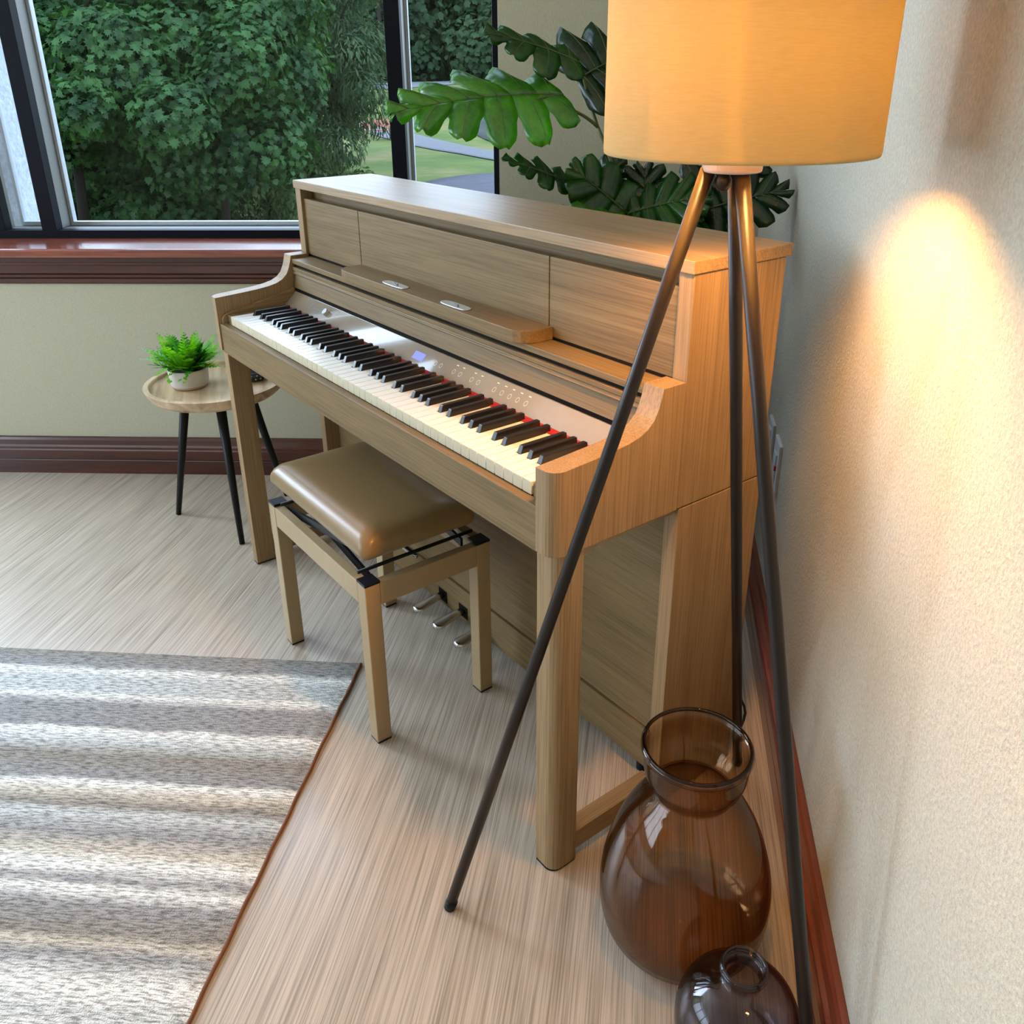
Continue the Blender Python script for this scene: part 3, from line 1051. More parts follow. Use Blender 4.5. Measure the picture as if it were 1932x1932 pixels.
for x in (.078, .098, .146, .168, .208, .230, .282, .306, .330, .354, .378):
    rg = MB()
    for a0 in (0,):
        vs, fs = [], []
        for k in range(14):
            a = 2 * PI * k / 14
            for r_ in (.0038, .0046):
                vs.append(PP(x + r_ * math.cos(a), .022 + r_ * 1.2 * math.sin(a), .0003))
        for k in range(14):
            b = (k + 1) % 14
            fs.append((2 * k, 2 * k + 1, 2 * b + 1, 2 * b))
        rg.add(vs, fs)
    if x > .14:
        rg.add([PP(x - .0035, .036, .0003), PP(x + .0035, .036, .0003), PP(x + .0035, .038, .0003), PP(x - .0035, .038, .0003)], [(0, 1, 2, 3)])
    rg.build('touch_button', MARKM, pan)
# thin maker's script at the bass end of the panel
sg = MB()


def stroke(pts, wd=.0009):
    for (x0, v0), (x1, v1) in zip(pts, pts[1:]):
        dx, dv = x1 - x0, v1 - v0
        L = math.hypot(dx, dv) or 1
        nx, nv = -dv / L * wd / 2, dx / L * wd / 2
        sg.add([PP(x0 - nx, v0 - nv, .0003), PP(x1 - nx, v1 - nv, .0003), PP(x1 + nx, v1 + nv, .0003), PP(x0 + nx, v0 + nv, .0003)], [(0, 1, 2, 3)])


stroke([(-.520, .016), (-.516, .034), (-.510, .035), (-.508, .028), (-.515, .025), (-.506, .016)])
x_ = -.500
for ch in range(4):
    stroke([(x_ + .004, .026), (x_, .024), (x_, .018), (x_ + .004, .016), (x_ + .007, .020), (x_ + .006, .025), (x_ + .004, .026), (x_ + .009, .016)])
    x_ += .011
stroke([(-.455, .036), (-.455, .016)])
sg.build('maker_script', INKM, pan)
# felt and keys
MB().box(-.6130, .6130, .1600, .1798, .7300, .7400).build('felt_strip', FELT, piano)
KW = 1.2250 / 52
notes = 'ABCDEFG'
KY0, KY1 = .0214, .1740
white_x = []
blacks = []
for i in range(52):
    nm = notes[i % 7]
    x0 = -.6125 + i * KW
    white_x.append((x0, nm))
    if nm in 'ACDFG' and i < 51:
        off = {'A': .0020, 'C': -.0022, 'D': .0022, 'F': -.0026, 'G': 0.0}[nm]
        blacks.append((x0 + KW + off, i))
BW = .0118
cut = {}
for bx, i in blacks:
    cut.setdefault(i, [None, None])[1] = bx - BW / 2 - .0006
    cut.setdefault(i + 1, [None, None])[0] = bx + BW / 2 + .0006
for i, (x0, nm) in enumerate(white_x):
    a, b = x0 + .0010, x0 + KW - .0010
    l, r_ = cut.get(i, [None, None])
    la = l if l else a
    rb = r_ if r_ else b
    ys = .0214 + .0490
    poly = [(a, KY0), (b, KY0), (b, ys)]
    if rb != b:
        poly.append((rb, ys))
    poly += [(rb, KY1), (la, KY1)]
    if la != a:
        poly.append((la, ys))
    poly.append((a, ys))
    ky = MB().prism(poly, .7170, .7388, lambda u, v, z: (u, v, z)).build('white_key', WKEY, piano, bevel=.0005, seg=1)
    ky.data.materials.append(KEYFRONT_SHADED)
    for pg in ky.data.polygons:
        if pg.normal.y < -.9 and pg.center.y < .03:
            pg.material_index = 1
for bx, i in blacks:
    y0, y1, z0, z1 = .0720, .1700, .7370, .7505
    b0, b1 = BW / 2, BW / 2 - .0012
    vs = [(bx - b0, y0, z0), (bx + b0, y0, z0), (bx + b0, y1, z0), (bx - b0, y1, z0),
          (bx - b1, y0 + .006, z1), (bx + b1, y0 + .006, z1), (bx + b1, y1, z1), (bx - b1, y1, z1)]
    MB().add(vs, [(0, 3, 2, 1), (4, 5, 6, 7), (0, 1, 5, 4), (1, 2, 6, 5), (2, 3, 7, 6), (3, 0, 4, 7)]).build('black_key', BKEY, piano, bevel=.0010, seg=2)
# lower case
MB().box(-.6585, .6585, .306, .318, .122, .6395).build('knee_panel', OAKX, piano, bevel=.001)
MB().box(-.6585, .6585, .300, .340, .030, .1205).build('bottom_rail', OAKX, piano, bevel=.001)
for cx in (-.103, -.010, .084):
    MB().box(cx - .0185, cx + .0185, .2985, .2998, .040, .074).build('pedal_slot', DARKGAP, piano)
    n_ = 16
    pv, pf = [], []
    secs = [(.2980, .0095, .060), (.275, .0105, .058), (.250, .0130, .054), (.232, .0150, .051), (.222, .0145, .050), (.215, .011, .0495), (.2115, .005, .049)]
    for y, hw_, z in secs:
        for k in range(n_):
            a = 2 * PI * k / n_
            pv.append((cx + 1.25 * hw_ * math.copysign(abs(math.cos(a)) ** .8, math.cos(a)), y, z + .0065 * math.sin(a)))
    for i in range(len(secs) - 1):
        for k in range(n_):
            pf.append((i * n_ + k, i * n_ + (k + 1) % n_, (i + 1) * n_ + (k + 1) % n_, (i + 1) * n_ + k))
    pf += [tuple(range(n_)), tuple(range((len(secs) - 1) * n_, len(secs) * n_))]
    MB().add(pv, pf).build('pedal', CHROME, piano, smooth=True)
for x in (-.60, .60):
    MB().lathe([(.012, 0), (.012, .030)], x, .320, 0, 16, cap=True).build('adjuster_foot', BLACKP, piano)

# ------------------------------------------------------------------ piano bench
BX0, BX1, BY0, BY1, BZ = -.252, .214, -.073, .226, .386
bench = thing('piano_bench', ((BX0 + BX1) / 2, (BY0 + BY1) / 2, 0), 'tan piano bench with padded brown leatherette seat on four square legs', 'bench')
LG = .0335
for x in (BX0, BX1 - LG):
    for y in (BY0, BY1 - LG):
        lg = MB().box(x, x + LG, y, y + LG, .004, BZ).build('leg', BENCHM, bench, bevel=.002)
        MB().box(x + .001, x + LG - .001, y + .001, y + LG - .001, 0, .004).build('foot_pad', BLACKP, lg)
        MB().box(x - .0006, x + LG + .0006, y - .0006, y + LG + .0006, BZ, BZ + .006).build('corner_cap', BLACKP, lg, bevel=.001)
for y in (BY0, BY1 - .022):
    MB().box(BX0 + LG, BX1 - LG, y + .0005, y + .022, BZ - .050, BZ).build('frame_rail', BENCHM, bench, bevel=.0015)
for x in (BX0, BX1 - .022):
    MB().box(x + .0005, x + .022, BY0 + LG, BY1 - LG, BZ - .050, BZ).build('frame_rail', BENCHM, bench, bevel=.0015)
# lifting gear under the seat
SX0, SX1, SY0, SY1, SZ0, SZ1 = -.250, .208, -.068, .200, .436, .490
for x in (BX0 + .045, BX1 - .050):
    MB().tube([(x, BY0 + .012, BZ + .008), (x, BY1 - .012, BZ + .008)], .004, 10).build('lift_rod', BLACKM, bench, smooth=True)
for y in (BY0 + .030, BY1 - .045):
    m_ = MB()
    m_.box(0, 1, -.003, .003, -.009, .009, lambda a, b, c, y=y: (BX0 + .045 + a * .36, y + b, BZ - .012 + a * .060 + c))
    m_.box(0, 1, .0035, .0095, -.009, .009, lambda a, b, c, y=y: (BX1 - .050 - a * .36, y + b, BZ - .012 + a * .060 + c))
    m_.build('scissor_arm', BLACKM, bench)
MB().tube([(-.02, BY0 + .03, BZ + .015), (-.02, BY1 - .03, BZ + .015)], .005, 10).build('scissor_axle', BLACKM, bench, smooth=True)
MB().tube([(BX0 + .06, .08, BZ - .012), (BX1 - .06, .08, BZ - .012)], .0055, 10).build('screw_spindle', CHROME, bench, smooth=True)
MB().box(SX0 + .03, SX1 - .03, SY0 + .03, SY1 - .03, SZ0 - .010, SZ0 + .004).build('seat_base', BLACKP, bench)
st = MB()
NXs, NYs = 36, 28
cxs, cys = (SX0 + SX1) / 2, (SY0 + SY1) / 2
hxs, hys = (SX1 - SX0) / 2, (SY1 - SY0) / 2
# rounded slab: rings from the underside, round the roll edge, to a slightly crowned top


def ring(inset, z, rad, n=80):
    out = []
    a_, b_ = hxs - inset, hys - inset
    r0 = max(rad, .002)
    segs = []
    for qx, qy, a0 in ((1, 1, 0), (-1, 1, 90), (-1, -1, 180), (1, -1, 270)):
        for k in range(n // 4):
            t = math.radians(a0 + 90 * k / (n // 4 - 1))
            segs.append((cxs + qx * (a_ - r0) + r0 * math.cos(t), cys + qy * (b_ - r0) + r0 * math.sin(t), z))
    return segs


rings = [ring(.030, SZ0, .004), ring(.006, SZ0 + .001, .012), ring(.001, SZ0 + .008, .016), ring(0, SZ0 + .016, .018), ring(.0015, SZ0 + .026, .020), ring(.006, SZ0 + .036, .022),
         ring(.014, SZ0 + .0445, .022), ring(.026, SZ0 + .050, .020), ring(.045, SZ0 + .053, .018), ring(.07, SZ0 + .055, .014), ring(.10, SZ0 + .056, .008)]
vs = [p for r_ in rings for p in r_]
nr = len(rings[0])
fs = [(i * nr + k, i * nr + (k + 1) % nr, (i + 1) * nr + (k + 1) % nr, (i + 1) * nr + k) for i in range(len(rings) - 1) for k in range(nr)]
fs += [tuple(range(nr))[::-1], tuple(range((len(rings) - 1) * nr, len(rings) * nr))]
MB().add(vs, fs).build('seat_cushion', LEATHER, bench, smooth=True)

# ------------------------------------------------------------------ rug
RC = Vector((-.046, .024, 0))
rv = (onz(355, 1932) - RC).normalized()
ru = (onz(0, 1225) - RC).normalized()
rug = bpy.data.objects.new('area_rug', None)
C.objects.link(rug)
rug.location = RC
tag(rug, 'striped cream and heathered grey area rug with rust bound edge in front of the bench', 'rug')
Lr, Wr = 2.3, 1.6
mb = MB()
NU, NV = 60, 90
for j in range(NV + 1):
    for i in range(NU + 1):
        a, b = Wr * i / NU, Lr * j / NV
        jit = .0012 * math.sin(b * 190) + .0010 * math.sin(b * 71 + 1)
        aa = a + (jit if i == 0 else 0)
        z = .009 if 0 < i < NU and 0 < j < NV else .006
        P = ru * aa + rv * b
        mb.v.append((P.x, P.y, z))
for j in range(NV):
    for i in range(NU):
        k = j * (NU + 1) + i
        mb.f.append((k, k + 1, k + NU + 2, k + NU + 1))
# texture coordinates in metres: x along the stripes, y across them
pile = mb.build('pile', RUGM, fix=False)
pile.location = RC
pile.parent = rug
pile.location = (0, 0, 0)
uvl = pile.data.uv_layers.new(name='UVMap')
for lp_ in pile.data.loops:
    k = lp_.vertex_index
    uvl.data[lp_.index].uv = (Wr * (k % (NU + 1)) / NU, Lr * (k // (NU + 1)) / NV)
sm = pile.modifiers.new('thickness', 'SOLIDIFY')
sm.thickness = .006
sm.offset = -1 if pile.data.polygons[0].normal.z > 0 else 1
bm_ = MB()
pts = [RC + rv * (Lr * k / 60) + ru * (.0012 * math.sin(k * 1.9)) - ru * .0015 + UP * .0045 for k in range(61)]
bm_.tube(pts, .0035, 8)
bm_.tube([RC + rv * Lr + UP * .0045, RC + rv * Lr + ru * Wr + UP * .0045], .0035, 8)
bm_.tube([RC + ru * Wr + UP * .0045, RC + rv * Lr + ru * Wr + UP * .0045], .0035, 8)
bm_.build('edge_binding', BINDM, rug, smooth=True)

# ------------------------------------------------------------------ tripod floor lamp
LC = Vector((.871, .097, 0))
lamp = thing('floor_lamp', LC, 'tripod floor lamp with lit cream drum shade and slim dark bronze legs', 'lamp')
SHC = LC + CR * .007
ZB, ZT = 1.218, 1.475
RB, RTt = .1475, .1475
shade = MB().lathe([(RB - .0008, 0), (RB, .001), (RB + .0005, .006), (RTt + .0002, ZT - ZB - .006), (RTt, ZT - ZB), (RTt - .0012, ZT - ZB), (RB - .0014, .0008), (RB - .0008, 0)], SHC.x, SHC.y, ZB, 96)
sho = shade.build('lamp_shade', SHADEM, lamp, smooth=True)
rim = MB()
for z in (ZB + .0005, ZT - .001):
    rim.tube([(SHC.x + (RB - .0022) * math.cos(2 * PI * k / 64), SHC.y + (RB - .0022) * math.sin(2 * PI * k / 64), z + .001) for k in range(65)], .0012, 6, cap=False)
for k in range(3):
    a = 2 * PI * k / 3 + .4
    rim.tube([(SHC.x, SHC.y, ZT - .045), (SHC.x + (RB - .003) * math.cos(a), SHC.y + (RB - .003) * math.sin(a), ZT - .003)], .0013, 6)
rim.build('shade_ring', SILVER, sho, smooth=True)
HZ = 1.2065
MB().lathe([(.030, -.0085), (.0325, -.0075), (.0330, -.005), (.0330, .003), (.031, .0045), (.002, .0045)], LC.x + CR.x * .002, LC.y + CR.y * .002, HZ, 40, cap=True).build('head_plate', CREAM, lamp, smooth=False, bevel=.001)
MB().lathe([(.006, 0), (.006, .028), (.018, .030), (.020, .062), (.006, .066)], LC.x, LC.y, HZ + .004, 24, cap=True).build('bulb_socket', CREAM, lamp, smooth=True)
MB().lathe([(.014, 0), (.026, .012), (.040, .034), (.044, .056), (.038, .080), (.022, .096), (.002, .100)], LC.x, LC.y, HZ + .080, 24, cap=True).build('bulb', BULBM, lamp, smooth=True)
feet = [onz(848, 1713), Vector((.7124, .4811, 0)), Vector((1.216, .020, 0))]
for i, ft in enumerate(feet):
    ft = Vector((ft.x, ft.y, 0))
    dr = (ft - LC).normalized()
    tp = LC + dr * (.020 if i else .024) + UP * (HZ - .006)
    pts = [tp, tp.lerp(ft, .25), tp.lerp(ft, .6), ft + UP * .002 + (tp - ft).normalized() * .008]
    lg = MB().tube(pts, [.0088, .0086, .0088, .0092], 18).build('leg', LEGM, lamp, smooth=True)
    MB().tube([ft + (tp - ft).normalized() * .020 + UP * .000, ft + (tp - ft).normalized() * .012, ft + UP * .0015], [.0100, .0104, .0096], 14).build('foot_cap', BLACKP, lg, smooth=True)
kp = LC + CR * -.007 - CF * .002 + UP * (HZ - .020)
MB().lathe([(.001, -.010), (.006, -.0085), (.0095, -.003), (.0095, .003), (.007, .008), (.006, .0125)], kp.x, kp.y, kp.z, 20, cap=True).build('switch_knob', BLACKM, lamp, smooth=True)

# cord on the floor behind the piano's corner
cpts = [onz(1393, 1300), onz(1397, 1318), onz(1404, 1332), onz(1406, 1345), onz(1403, 1358), onz(1398, 1370), onz(1392, 1376)]
cpts = [Vector((p_.x + .055, p_.y - .03, .004)) if False else Vector((p_.x, p_.y, .004)) for p_ in cpts]
# carry the loop clear of the case side
cpts = [at(px_, py_, 1.78) for px_, py_ in ((1392, 1296), (1397, 1318), (1404, 1332), (1406, 1345), (1403, 1358), (1398, 1370), (1392, 1378))]
z0 = min(p_.z for p_ in cpts)
fine = []
for k in range(len(cpts) - 1):
    for j in range(4):
        fine.append(cpts[k].lerp(cpts[k + 1], j / 4))
fine.append(cpts[-1])
tag(MB().tube(fine, .0028, 8).build('power_cord', CORDM, smooth=True), 'thin black power cord looping beside the middle lamp leg behind the amber vase', 'cord')

# ------------------------------------------------------------------ wall plates


def plate(t0, t1, z0, z1, label, red):
    c = T((t0 + t1) / 2, RW, z0)
    o = thing('wall_outlet', c, label, 'outlet', 'outlet plates behind the piano')
    MB().box(t0, t1, RW - .007, RW + .001, z0, z1, T).build('cover_plate', WHITEP, o, bevel=.002)
    tm, zm = (t0 + t1) / 2, (z0 + z1) / 2
    MB().box(tm - .018, tm + .018, RW - .010, RW - .0069, zm - .036, zm + .036, T).build('socket_face', WHITEP, o, bevel=.001)
    if red:
        MB().box(tm - .022, tm - .016, RW - .0115, RW - .0069, zm - .002, zm + .010, T).build('test_button', REDP, o)


plate(.982, 1.062, .378, .512, 'white outlet plate with small red button on the wall, nearer the camera', True)
plate(1.112, 1.192, .400, .512, 'white outlet plate just beyond the one with the red button', False)

# ------------------------------------------------------------------ glass vases


def vase(name, cx, cy, outer, thick, mat, label):
    inner = [(max(r - thick, .001), z + (thick if z < .03 else 0)) for r, z in outer][::-1]
    prof = [(.002, outer[0][1] + .002)] + outer + inner + [(.002, outer[0][1] + .006)]
    o = MB().lathe(prof, cx, cy, .001, 72).build(name, mat, smooth=True)
    zr = outer[-1][1] + .001
    rr_ = outer[-1][0] - thick / 2
    lip = MB().tube([(cx + rr_ * math.cos(2 * PI * k / 72), cy + rr_ * math.sin(2 * PI * k / 72), zr) for k in range(73)], .0030, 10, cap=False).build('lip', AMBERD if mat is AMBER else SMOKE, o, smooth=True)
    lip.matrix_parent_inverse = Matrix.Identity(4)
    return tag(o, label, 'vase')


def smooth_prof(ctrl, n=6):
    out = []
    m = len(ctrl)
    for i in range(m - 1):
        p0, p1, p2, p3 = (ctrl[max(i - 1, 0)], ctrl[i], ctrl[i + 1], ctrl[min(i + 2, m - 1)])
        for j in range(n):
            t = j / n
            f = lambda a, b, c, d: .5 * (2 * b + (c - a) * t + (2 * a - 5 * b + 4 * c - d) * t * t + (3 * b - a - 3 * c + d) * t ** 3)
            out.append((f(p0[0], p1[0], p2[0], p3[0]), f(p0[1], p1[1], p2[1], p3[1])))
    out.append(ctrl[-1])
    return out


vase('glass_vase', .887, .119, smooth_prof([(.088, .000), (.112, .006), (.128, .030), (.135, .070), (.135, .110), (.129, .150), (.118, .190), (.103, .228), (.084, .262), (.067, .284), (.061, .293), (.0635, .302), (.072, .316), (.077, .332), (.079, .352), (.0805, .366), (.0835, .371), (.0835, .375), (.081, .378)]), .0035, AMBER,
     'large amber brown glass vase with flared collar on the floor by the lamp legs')
vase('bud_vase', 1.070, .030, smooth_prof([(.055, .000), (.072, .008), (.084, .034), (.087, .062), (.083, .090), (.070, .116), (.048, .134), (.030, .142), (.0255, .147), (.0255, .158), (.028, .163), (.0325, .165), (.0335, .169), (.031, .172)]), .003, SMOKE,
     'small smoky purple glass bottle vase with narrow ringed neck at bottom right')

# ------------------------------------------------------------------ side table, potted fern, bowl
TC_ = Vector((-.960, .067, 0))
TZ, TR = .466, .203
table = thing('side_table', TC_, 'round wooden tray-top side table with three splayed black legs beside the window wall', 'table')
MB().lathe([(.150, -.042), (.178, -.038), (.192, -.026), (.199, -.012), (.2030, -.001), (.2030, .000), (.1880, .000), (.1860, -.003), (.1840, -.011), (.001, -.011)], TC_.x, TC_.y, TZ, 72, cap=True).build('tray_top', TABLEM, table, smooth=False, bevel=.001)
for k, ft in enumerate((onz(337, 970), onz(457, 1026), Vector((-1.010, .262, 0)))):
    ft = Vector((ft.x, ft.y, 0))
    dr = (ft - TC_)
    tp = TC_ + dr * .52 + UP * (TZ - .042)
    MB().tube([tp, ft + UP * .001], [.0150, .0082], 16).build('leg', BLACKM, table, smooth=True)

PC = onz(359.5, 728, TZ - .011)
PR = .058
fern = thing('potted_fern', PC, 'small bushy bright green artificial fern in a whitewashed round pot', 'plant')
pz = TZ - .0108
MB().lathe([(.046, 0), (.049, .001), (.0525, .009)], PC.x, PC.y, pz, 40, cap=True).build('pot_foot', POTW, fern, smooth=True)
MB().lathe([(.0525, .0092), (.0545, .016), (.0575, .052), (.0580, .058), (.0555, .058), (.054, .050), (.002, .050)], PC.x, PC.y, pz, 40, cap=False).build('pot', POTM, fern, smooth=True)
MB().lathe([(.0535, 0), (.0535, .003)], PC.x, PC.y, pz + .0505, 30, cap=True).build('soil', SOILM, fern)
rf = random.Random(5)


def frond(mb, base, direc, length, leaflet, droop, pairs=13, round_=False):
    d = direc.normalized()
    side = d.cross(UP)
    if side.length < .1:
        side = Vector((1, 0, 0))
    side.normalize()
    pts = []
    for k in range(pairs + 1):
        u = k / pairs
        pts.append(base + d * (length * u) - UP * (droop * length * u * u))
    mb.tube(pts, [.0009 * (1.3 - k / pairs) for k in range(pairs + 1)], 4)
    for k in range(2, pairs + 1):
        u = k / pairs
        ln = leaflet * math.sin(PI * min(u * .85 + .12, 1)) ** .7
        tdir = (pts[k] - pts[k - 1]).normalized()
        for s in (-1, 1):
            o = (side * s + tdir * .45 + UP * rf.uniform(-.1, .3)).normalized()
            wv = tdir * (ln * (.34 if not round_ else .55))
            p = pts[k]
            mb.add([p - wv * .4, p + o * ln * .5 - wv * .55, p + o * ln, p + o * ln * .55 + wv * .55, p + wv * .4], [(0, 1, 2, 3, 4)])


for i in range(84):
    a = rf.uniform(0, 2 * PI)
    el = rf.uniform(.42, 1.40)
    d = Vector((math.cos(a) * math.cos(el), math.sin(a) * math.cos(el), math.sin(el)))
    b = Vector((PC.x + math.cos(a) * .030 * rf.random(), PC.y + math.sin(a) * .030 * rf.random(), pz + .053))
    mb = MB()
    L = rf.uniform(.085, .135)
    frond(mb, b, d, L, rf.uniform(.017, .026), rf.uniform(.05, .30), 10, round_=(i % 3 != 1))
    mb.build('frond', (FERNM, FERNM, FERND)[i % 3], fern, fix=False)
for vec, L in ((Vector((0, 0, 1)), .155), (-CR * .45 + UP, .135), (CR * .5 + UP * .8, .135), (-CR + UP * .62, .165), (-CR + UP * .35, .15), (CR + UP * .15 - CF * .3, .15)):
    mb = MB()
    frond(mb, Vector((PC.x, PC.y, pz + .052)), Vector((vec.x, vec.y, vec.z)), L, .017, .12, 15)
    mb.build('frond', FERNP if L in (.165,) or (vec - (-CR + UP * .35)).length < .01 else FERNM, fern, fix=False)
for a in (3.6, 4.4, 5.2, 5.9, 2.9):
    mb = MB()
    base = Vector((PC.x + .052 * math.cos(a), PC.y + .052 * math.sin(a), pz + .058))
    for k in range(6):
        aa = a + rf.uniform(-.5, .5)
        p = base + Vector((math.cos(aa), math.sin(aa), 0)) * (.006 + .005 * k) + UP * (.006 - .004 * k)
        o = Vector((math.cos(aa + rf.uniform(-1, 1)), math.sin(aa + rf.uniform(-1, 1)), -.3)).normalized()
        q = o.cross(UP).normalized()
        mb.add([p, p + o * .007 + q * .006, p + o * .016, p + o * .007 - q * .006], [(0, 1, 2, 3)])
    mb.build('trailing_sprig', FERNM, fern, fix=False)

bc = onz(481, 716, TZ - .011)
bowl = thing('small_bowl', (bc.x, bc.y, TZ - .0108), 'small dark patterned bowl on the side table, glimpsed behind the piano leg', 'bowl')
MB().lathe([(.016, 0), (.030, .004), (.040, .016), (.044, .032), (.0415, .032), (.037, .016), (.028, .008), (.002, .006)], bc.x, bc.y, TZ - .0108, 36).build('bowl_body', BOWLM, bowl, smooth=True)
sp_ = MB()
for k in range(16):
    a = 2 * PI * k / 16
    for z, r_ in ((.012, .0385), (.024, .0435)):
        c_ = Vector((bc.x + r_ * math.cos(a + z * 9), bc.y + r_ * math.sin(a + z * 9), TZ - .0108 + z))
        u_ = Vector((-math.sin(a), math.cos(a), 0))
        sp_.add([c_ - u_ * .003, c_ + UP * .003, c_ + u_ * .003, c_ - UP * .003], [(0, 1, 2, 3)])
sp_.build('speckle_pattern', SPECK, bowl, solid=.0008)

# ------------------------------------------------------------------ monstera
MP = Vector((-.085, .925, 0))
mon = thing('monstera_plant', MP, 'tall artificial monstera with split leaves standing in the corner behind the piano', 'plant')
MB().lathe([(.105, 0), (.110, .004), (.135, .26), (.138, .27), (.130, .27), (.126, .24), (.002, .24)], MP.x, MP.y, 0, 40, cap=False).build('planter', PLANTER, mon, smooth=True)
MB().lathe([(.125, 0), (.125, .004)], MP.x, MP.y, .236, 30, cap=True).build('soil', SOILM, mon)


def bez(p0, p1, p2, n=14):
    return [p0 * ((1 - t) ** 2) + p1 * (2 * t * (1 - t)) + p2 * (t * t) for t in [k / n for k in range(n + 1)]]


def mleaf(base, tip, normal, width, mat, lobes=5, cut_=.42, droop=.12, fold=.12, curl=.22, seed=0, tipw=.30):
    """split leaf: each side is a fan of fingers joined near the midrib"""
    r = random.Random(seed)
    L = (tip - base).length
    tg = (tip - base).normalized()
    n = (normal - tg * normal.dot(tg)).normalized()
    sd = tg.cross(n).normalized()
    mb = MB()
    rib = MB()

    def mid(u):
        return base + tg * (L * u) + n * (-droop * L * (u - .0) ** 2 + droop * L * u)
    nv, nu = 9, 4
    for s in (-1, 1):
        for k in range(lobes):
            u0, u1 = k / lobes, (k + 1) / lobes
            uc = (u0 + u1) / 2
            # spread: first fingers sweep back to make the heart base, last ones sweep to the tip
            phi = math.radians(108 - 88 * uc)
            prof = math.sin(PI * (uc * .80 + .17)) ** .75
            ln = width * prof * r.uniform(.92, 1.05)
            if k == lobes - 1:
                ln = max(ln, L * .12)
            o = sd * s * math.sin(phi) + tg * math.cos(phi)
            fl = r.uniform(-.06, .06)
            idx = len(mb.v)
            for j in range(nv + 1):
                v = j / nv
                # width of the finger along the rib direction
                if v < cut_:
                    g0, g1 = 0.0, 1.0
                else:
                    q = (v - cut_) / (1 - cut_)
                    sh = (.04 + .08 * q + (.42 * max(q - .60, 0) / .40) ** 2) if cut_ < .58 else (.03 * q + (.22 * max(q - .60, 0) / .40) ** 2)
                    g0, g1 = sh * .8, 1 - sh
                for i in range(nu + 1):
                    uu = u0 + (u1 - u0) * (g0 + (g1 - g0) * i / nu)
                    # neighbouring fingers share the fan angle near the rib
                    ph = math.radians(108 - 88 * (uu if v < cut_ + .01 else (uu * .7 + uc * .3)))
                    oo = sd * s * math.sin(ph) + tg * math.cos(ph)
                    pr_ = max(math.sin(PI * (uu ** .8 * .84 + .13)), 0) ** .8
                    ed = abs(i - nu / 2) / (nu / 2)
                    dist = width * pr_ * v * (1 - (.16 if cut_ < .7 else .05) * ed * ed * v * v)
                    P = mid(uu) + oo * dist
                    P += n * (fold * dist - curl * dist * dist / width - .012 * math.cos(2 * PI * i / nu) * v * (width / .12) + fl * v * v * width)
                    mb.v.append(tuple(P))
            for j in range(nv):
                for i in range(nu):
                    a = idx + j * (nu + 1) + i
                    mb.f.append((a, a + 1, a + nu + 2, a + nu + 1))
            rp_ = [Vector(mb.v[idx + j * (nu + 1) + nu // 2]) + n * .0006 for j in range(0, nv + 1, 2)]
            rib.tube(rp_, [.0011, .0009, .0007, .0006, .0004][:len(rp_)], 5)
    rib.tube([mid(k / 10) for k in range(11)], [.0024 - .0018 * k / 10 for k in range(11)], 6)
    lf = mb.build('leaf', mat, mon, smooth=True, solid=.0007)
    rib.build('leaf_rib', STEMM, lf, smooth=True)
    return lf


def stem(p0, p1, p2, r0=.004, r1=.0026):
    pts = bez(p0, p1, p2)
    MB().tube(pts, [r0 + (r1 - r0) * k / (len(pts) - 1) for k in range(len(pts))], 8).build('stem', STEMM, mon, smooth=True)


SB = Vector((MP.x, MP.y, .24))
toC = -CF
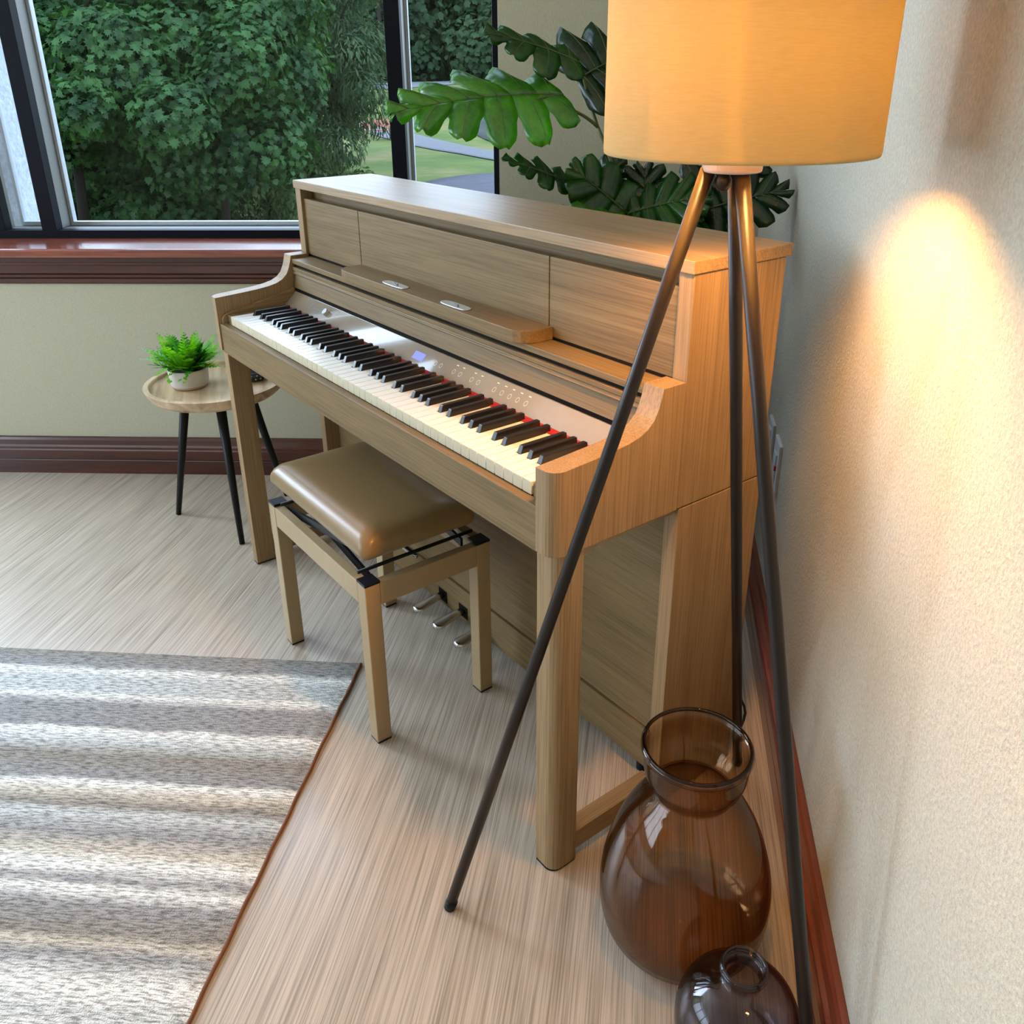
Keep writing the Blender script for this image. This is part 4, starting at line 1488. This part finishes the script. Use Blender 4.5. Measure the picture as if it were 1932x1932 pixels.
# (base px, py, depth), (tip px, py, depth), normal, half width, material, lobes ...
LV = [
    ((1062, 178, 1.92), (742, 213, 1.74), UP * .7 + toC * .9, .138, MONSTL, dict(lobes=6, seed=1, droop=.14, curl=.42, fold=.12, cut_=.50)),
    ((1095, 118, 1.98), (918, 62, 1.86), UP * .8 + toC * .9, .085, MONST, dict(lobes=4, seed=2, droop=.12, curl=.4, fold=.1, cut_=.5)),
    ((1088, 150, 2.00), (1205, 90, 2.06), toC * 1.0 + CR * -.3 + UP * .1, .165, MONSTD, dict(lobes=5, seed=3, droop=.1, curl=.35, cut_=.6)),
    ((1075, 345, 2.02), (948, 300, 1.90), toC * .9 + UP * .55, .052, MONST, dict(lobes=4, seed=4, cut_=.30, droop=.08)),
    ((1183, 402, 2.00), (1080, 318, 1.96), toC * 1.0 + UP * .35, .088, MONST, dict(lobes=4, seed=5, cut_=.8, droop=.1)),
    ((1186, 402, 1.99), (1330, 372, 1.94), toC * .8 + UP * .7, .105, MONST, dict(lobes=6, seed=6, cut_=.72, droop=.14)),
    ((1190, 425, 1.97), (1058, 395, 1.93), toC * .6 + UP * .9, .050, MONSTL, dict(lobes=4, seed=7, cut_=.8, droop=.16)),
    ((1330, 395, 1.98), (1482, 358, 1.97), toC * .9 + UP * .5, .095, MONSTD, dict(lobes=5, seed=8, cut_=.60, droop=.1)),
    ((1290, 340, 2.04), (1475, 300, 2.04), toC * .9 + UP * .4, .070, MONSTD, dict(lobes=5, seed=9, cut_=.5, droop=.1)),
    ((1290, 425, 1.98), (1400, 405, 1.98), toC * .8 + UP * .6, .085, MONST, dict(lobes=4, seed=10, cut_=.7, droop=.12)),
]
LV += [
    ((1225, 420, 2.00), (1215, 318, 2.02), toC * 1.0 + UP * .2, .085, MONSTD, dict(lobes=5, seed=12, cut_=.75, droop=.1)),
    ((1300, 420, 2.04), (1370, 330, 2.06), toC * 1.0 + UP * .2, .085, MONST, dict(lobes=5, seed=13, cut_=.6, droop=.1)),
    ((1110, 400, 2.03), (1170, 300, 2.06), toC * 1.0 + UP * .3, .070, MONSTD, dict(lobes=5, seed=14, cut_=.75, droop=.1)),
]
for b_, t_, nrm, wd, mt, kw in LV:
    B, Tp = at(*b_), at(*t_)
    mleaf(B, Tp, nrm.normalized(), wd, mt, **kw)
trunk_top = at(1180, 420, 2.02)
stem(SB, Vector((SB.x, SB.y, .7)), trunk_top, .009, .006)
J = at(1128, 240, 2.0)
stem(trunk_top, at(1168, 330, 2.02), J, .006, .004)
stem(J, at(1085, 196, 1.97), at(1000, 192, 1.86), .0042, .003)
stem(at(1000, 192, 1.86), at(1030, 180, 1.88), at(1062, 178, 1.92), .003, .0024)
stem(J, at(1108, 190, 2.0), at(1095, 118, 1.98), .0035, .0024)
stem(J, at(1110, 180, 2.02), at(1088, 150, 2.00), .0035, .0024)
for b_ in ((1075, 345, 2.02), (1183, 402, 2.00), (1186, 402, 1.99), (1190, 425, 1.97), (1330, 395, 2.02), (1290, 340, 2.08), (1290, 425, 1.98)):
    e_ = at(*b_)
    stem(SB + Vector((random.uniform(-.02, .02), random.uniform(-.02, .02), 0)), Vector((SB.x, SB.y, .75)) + (e_ - trunk_top) * .3, e_, .0045, .0026)
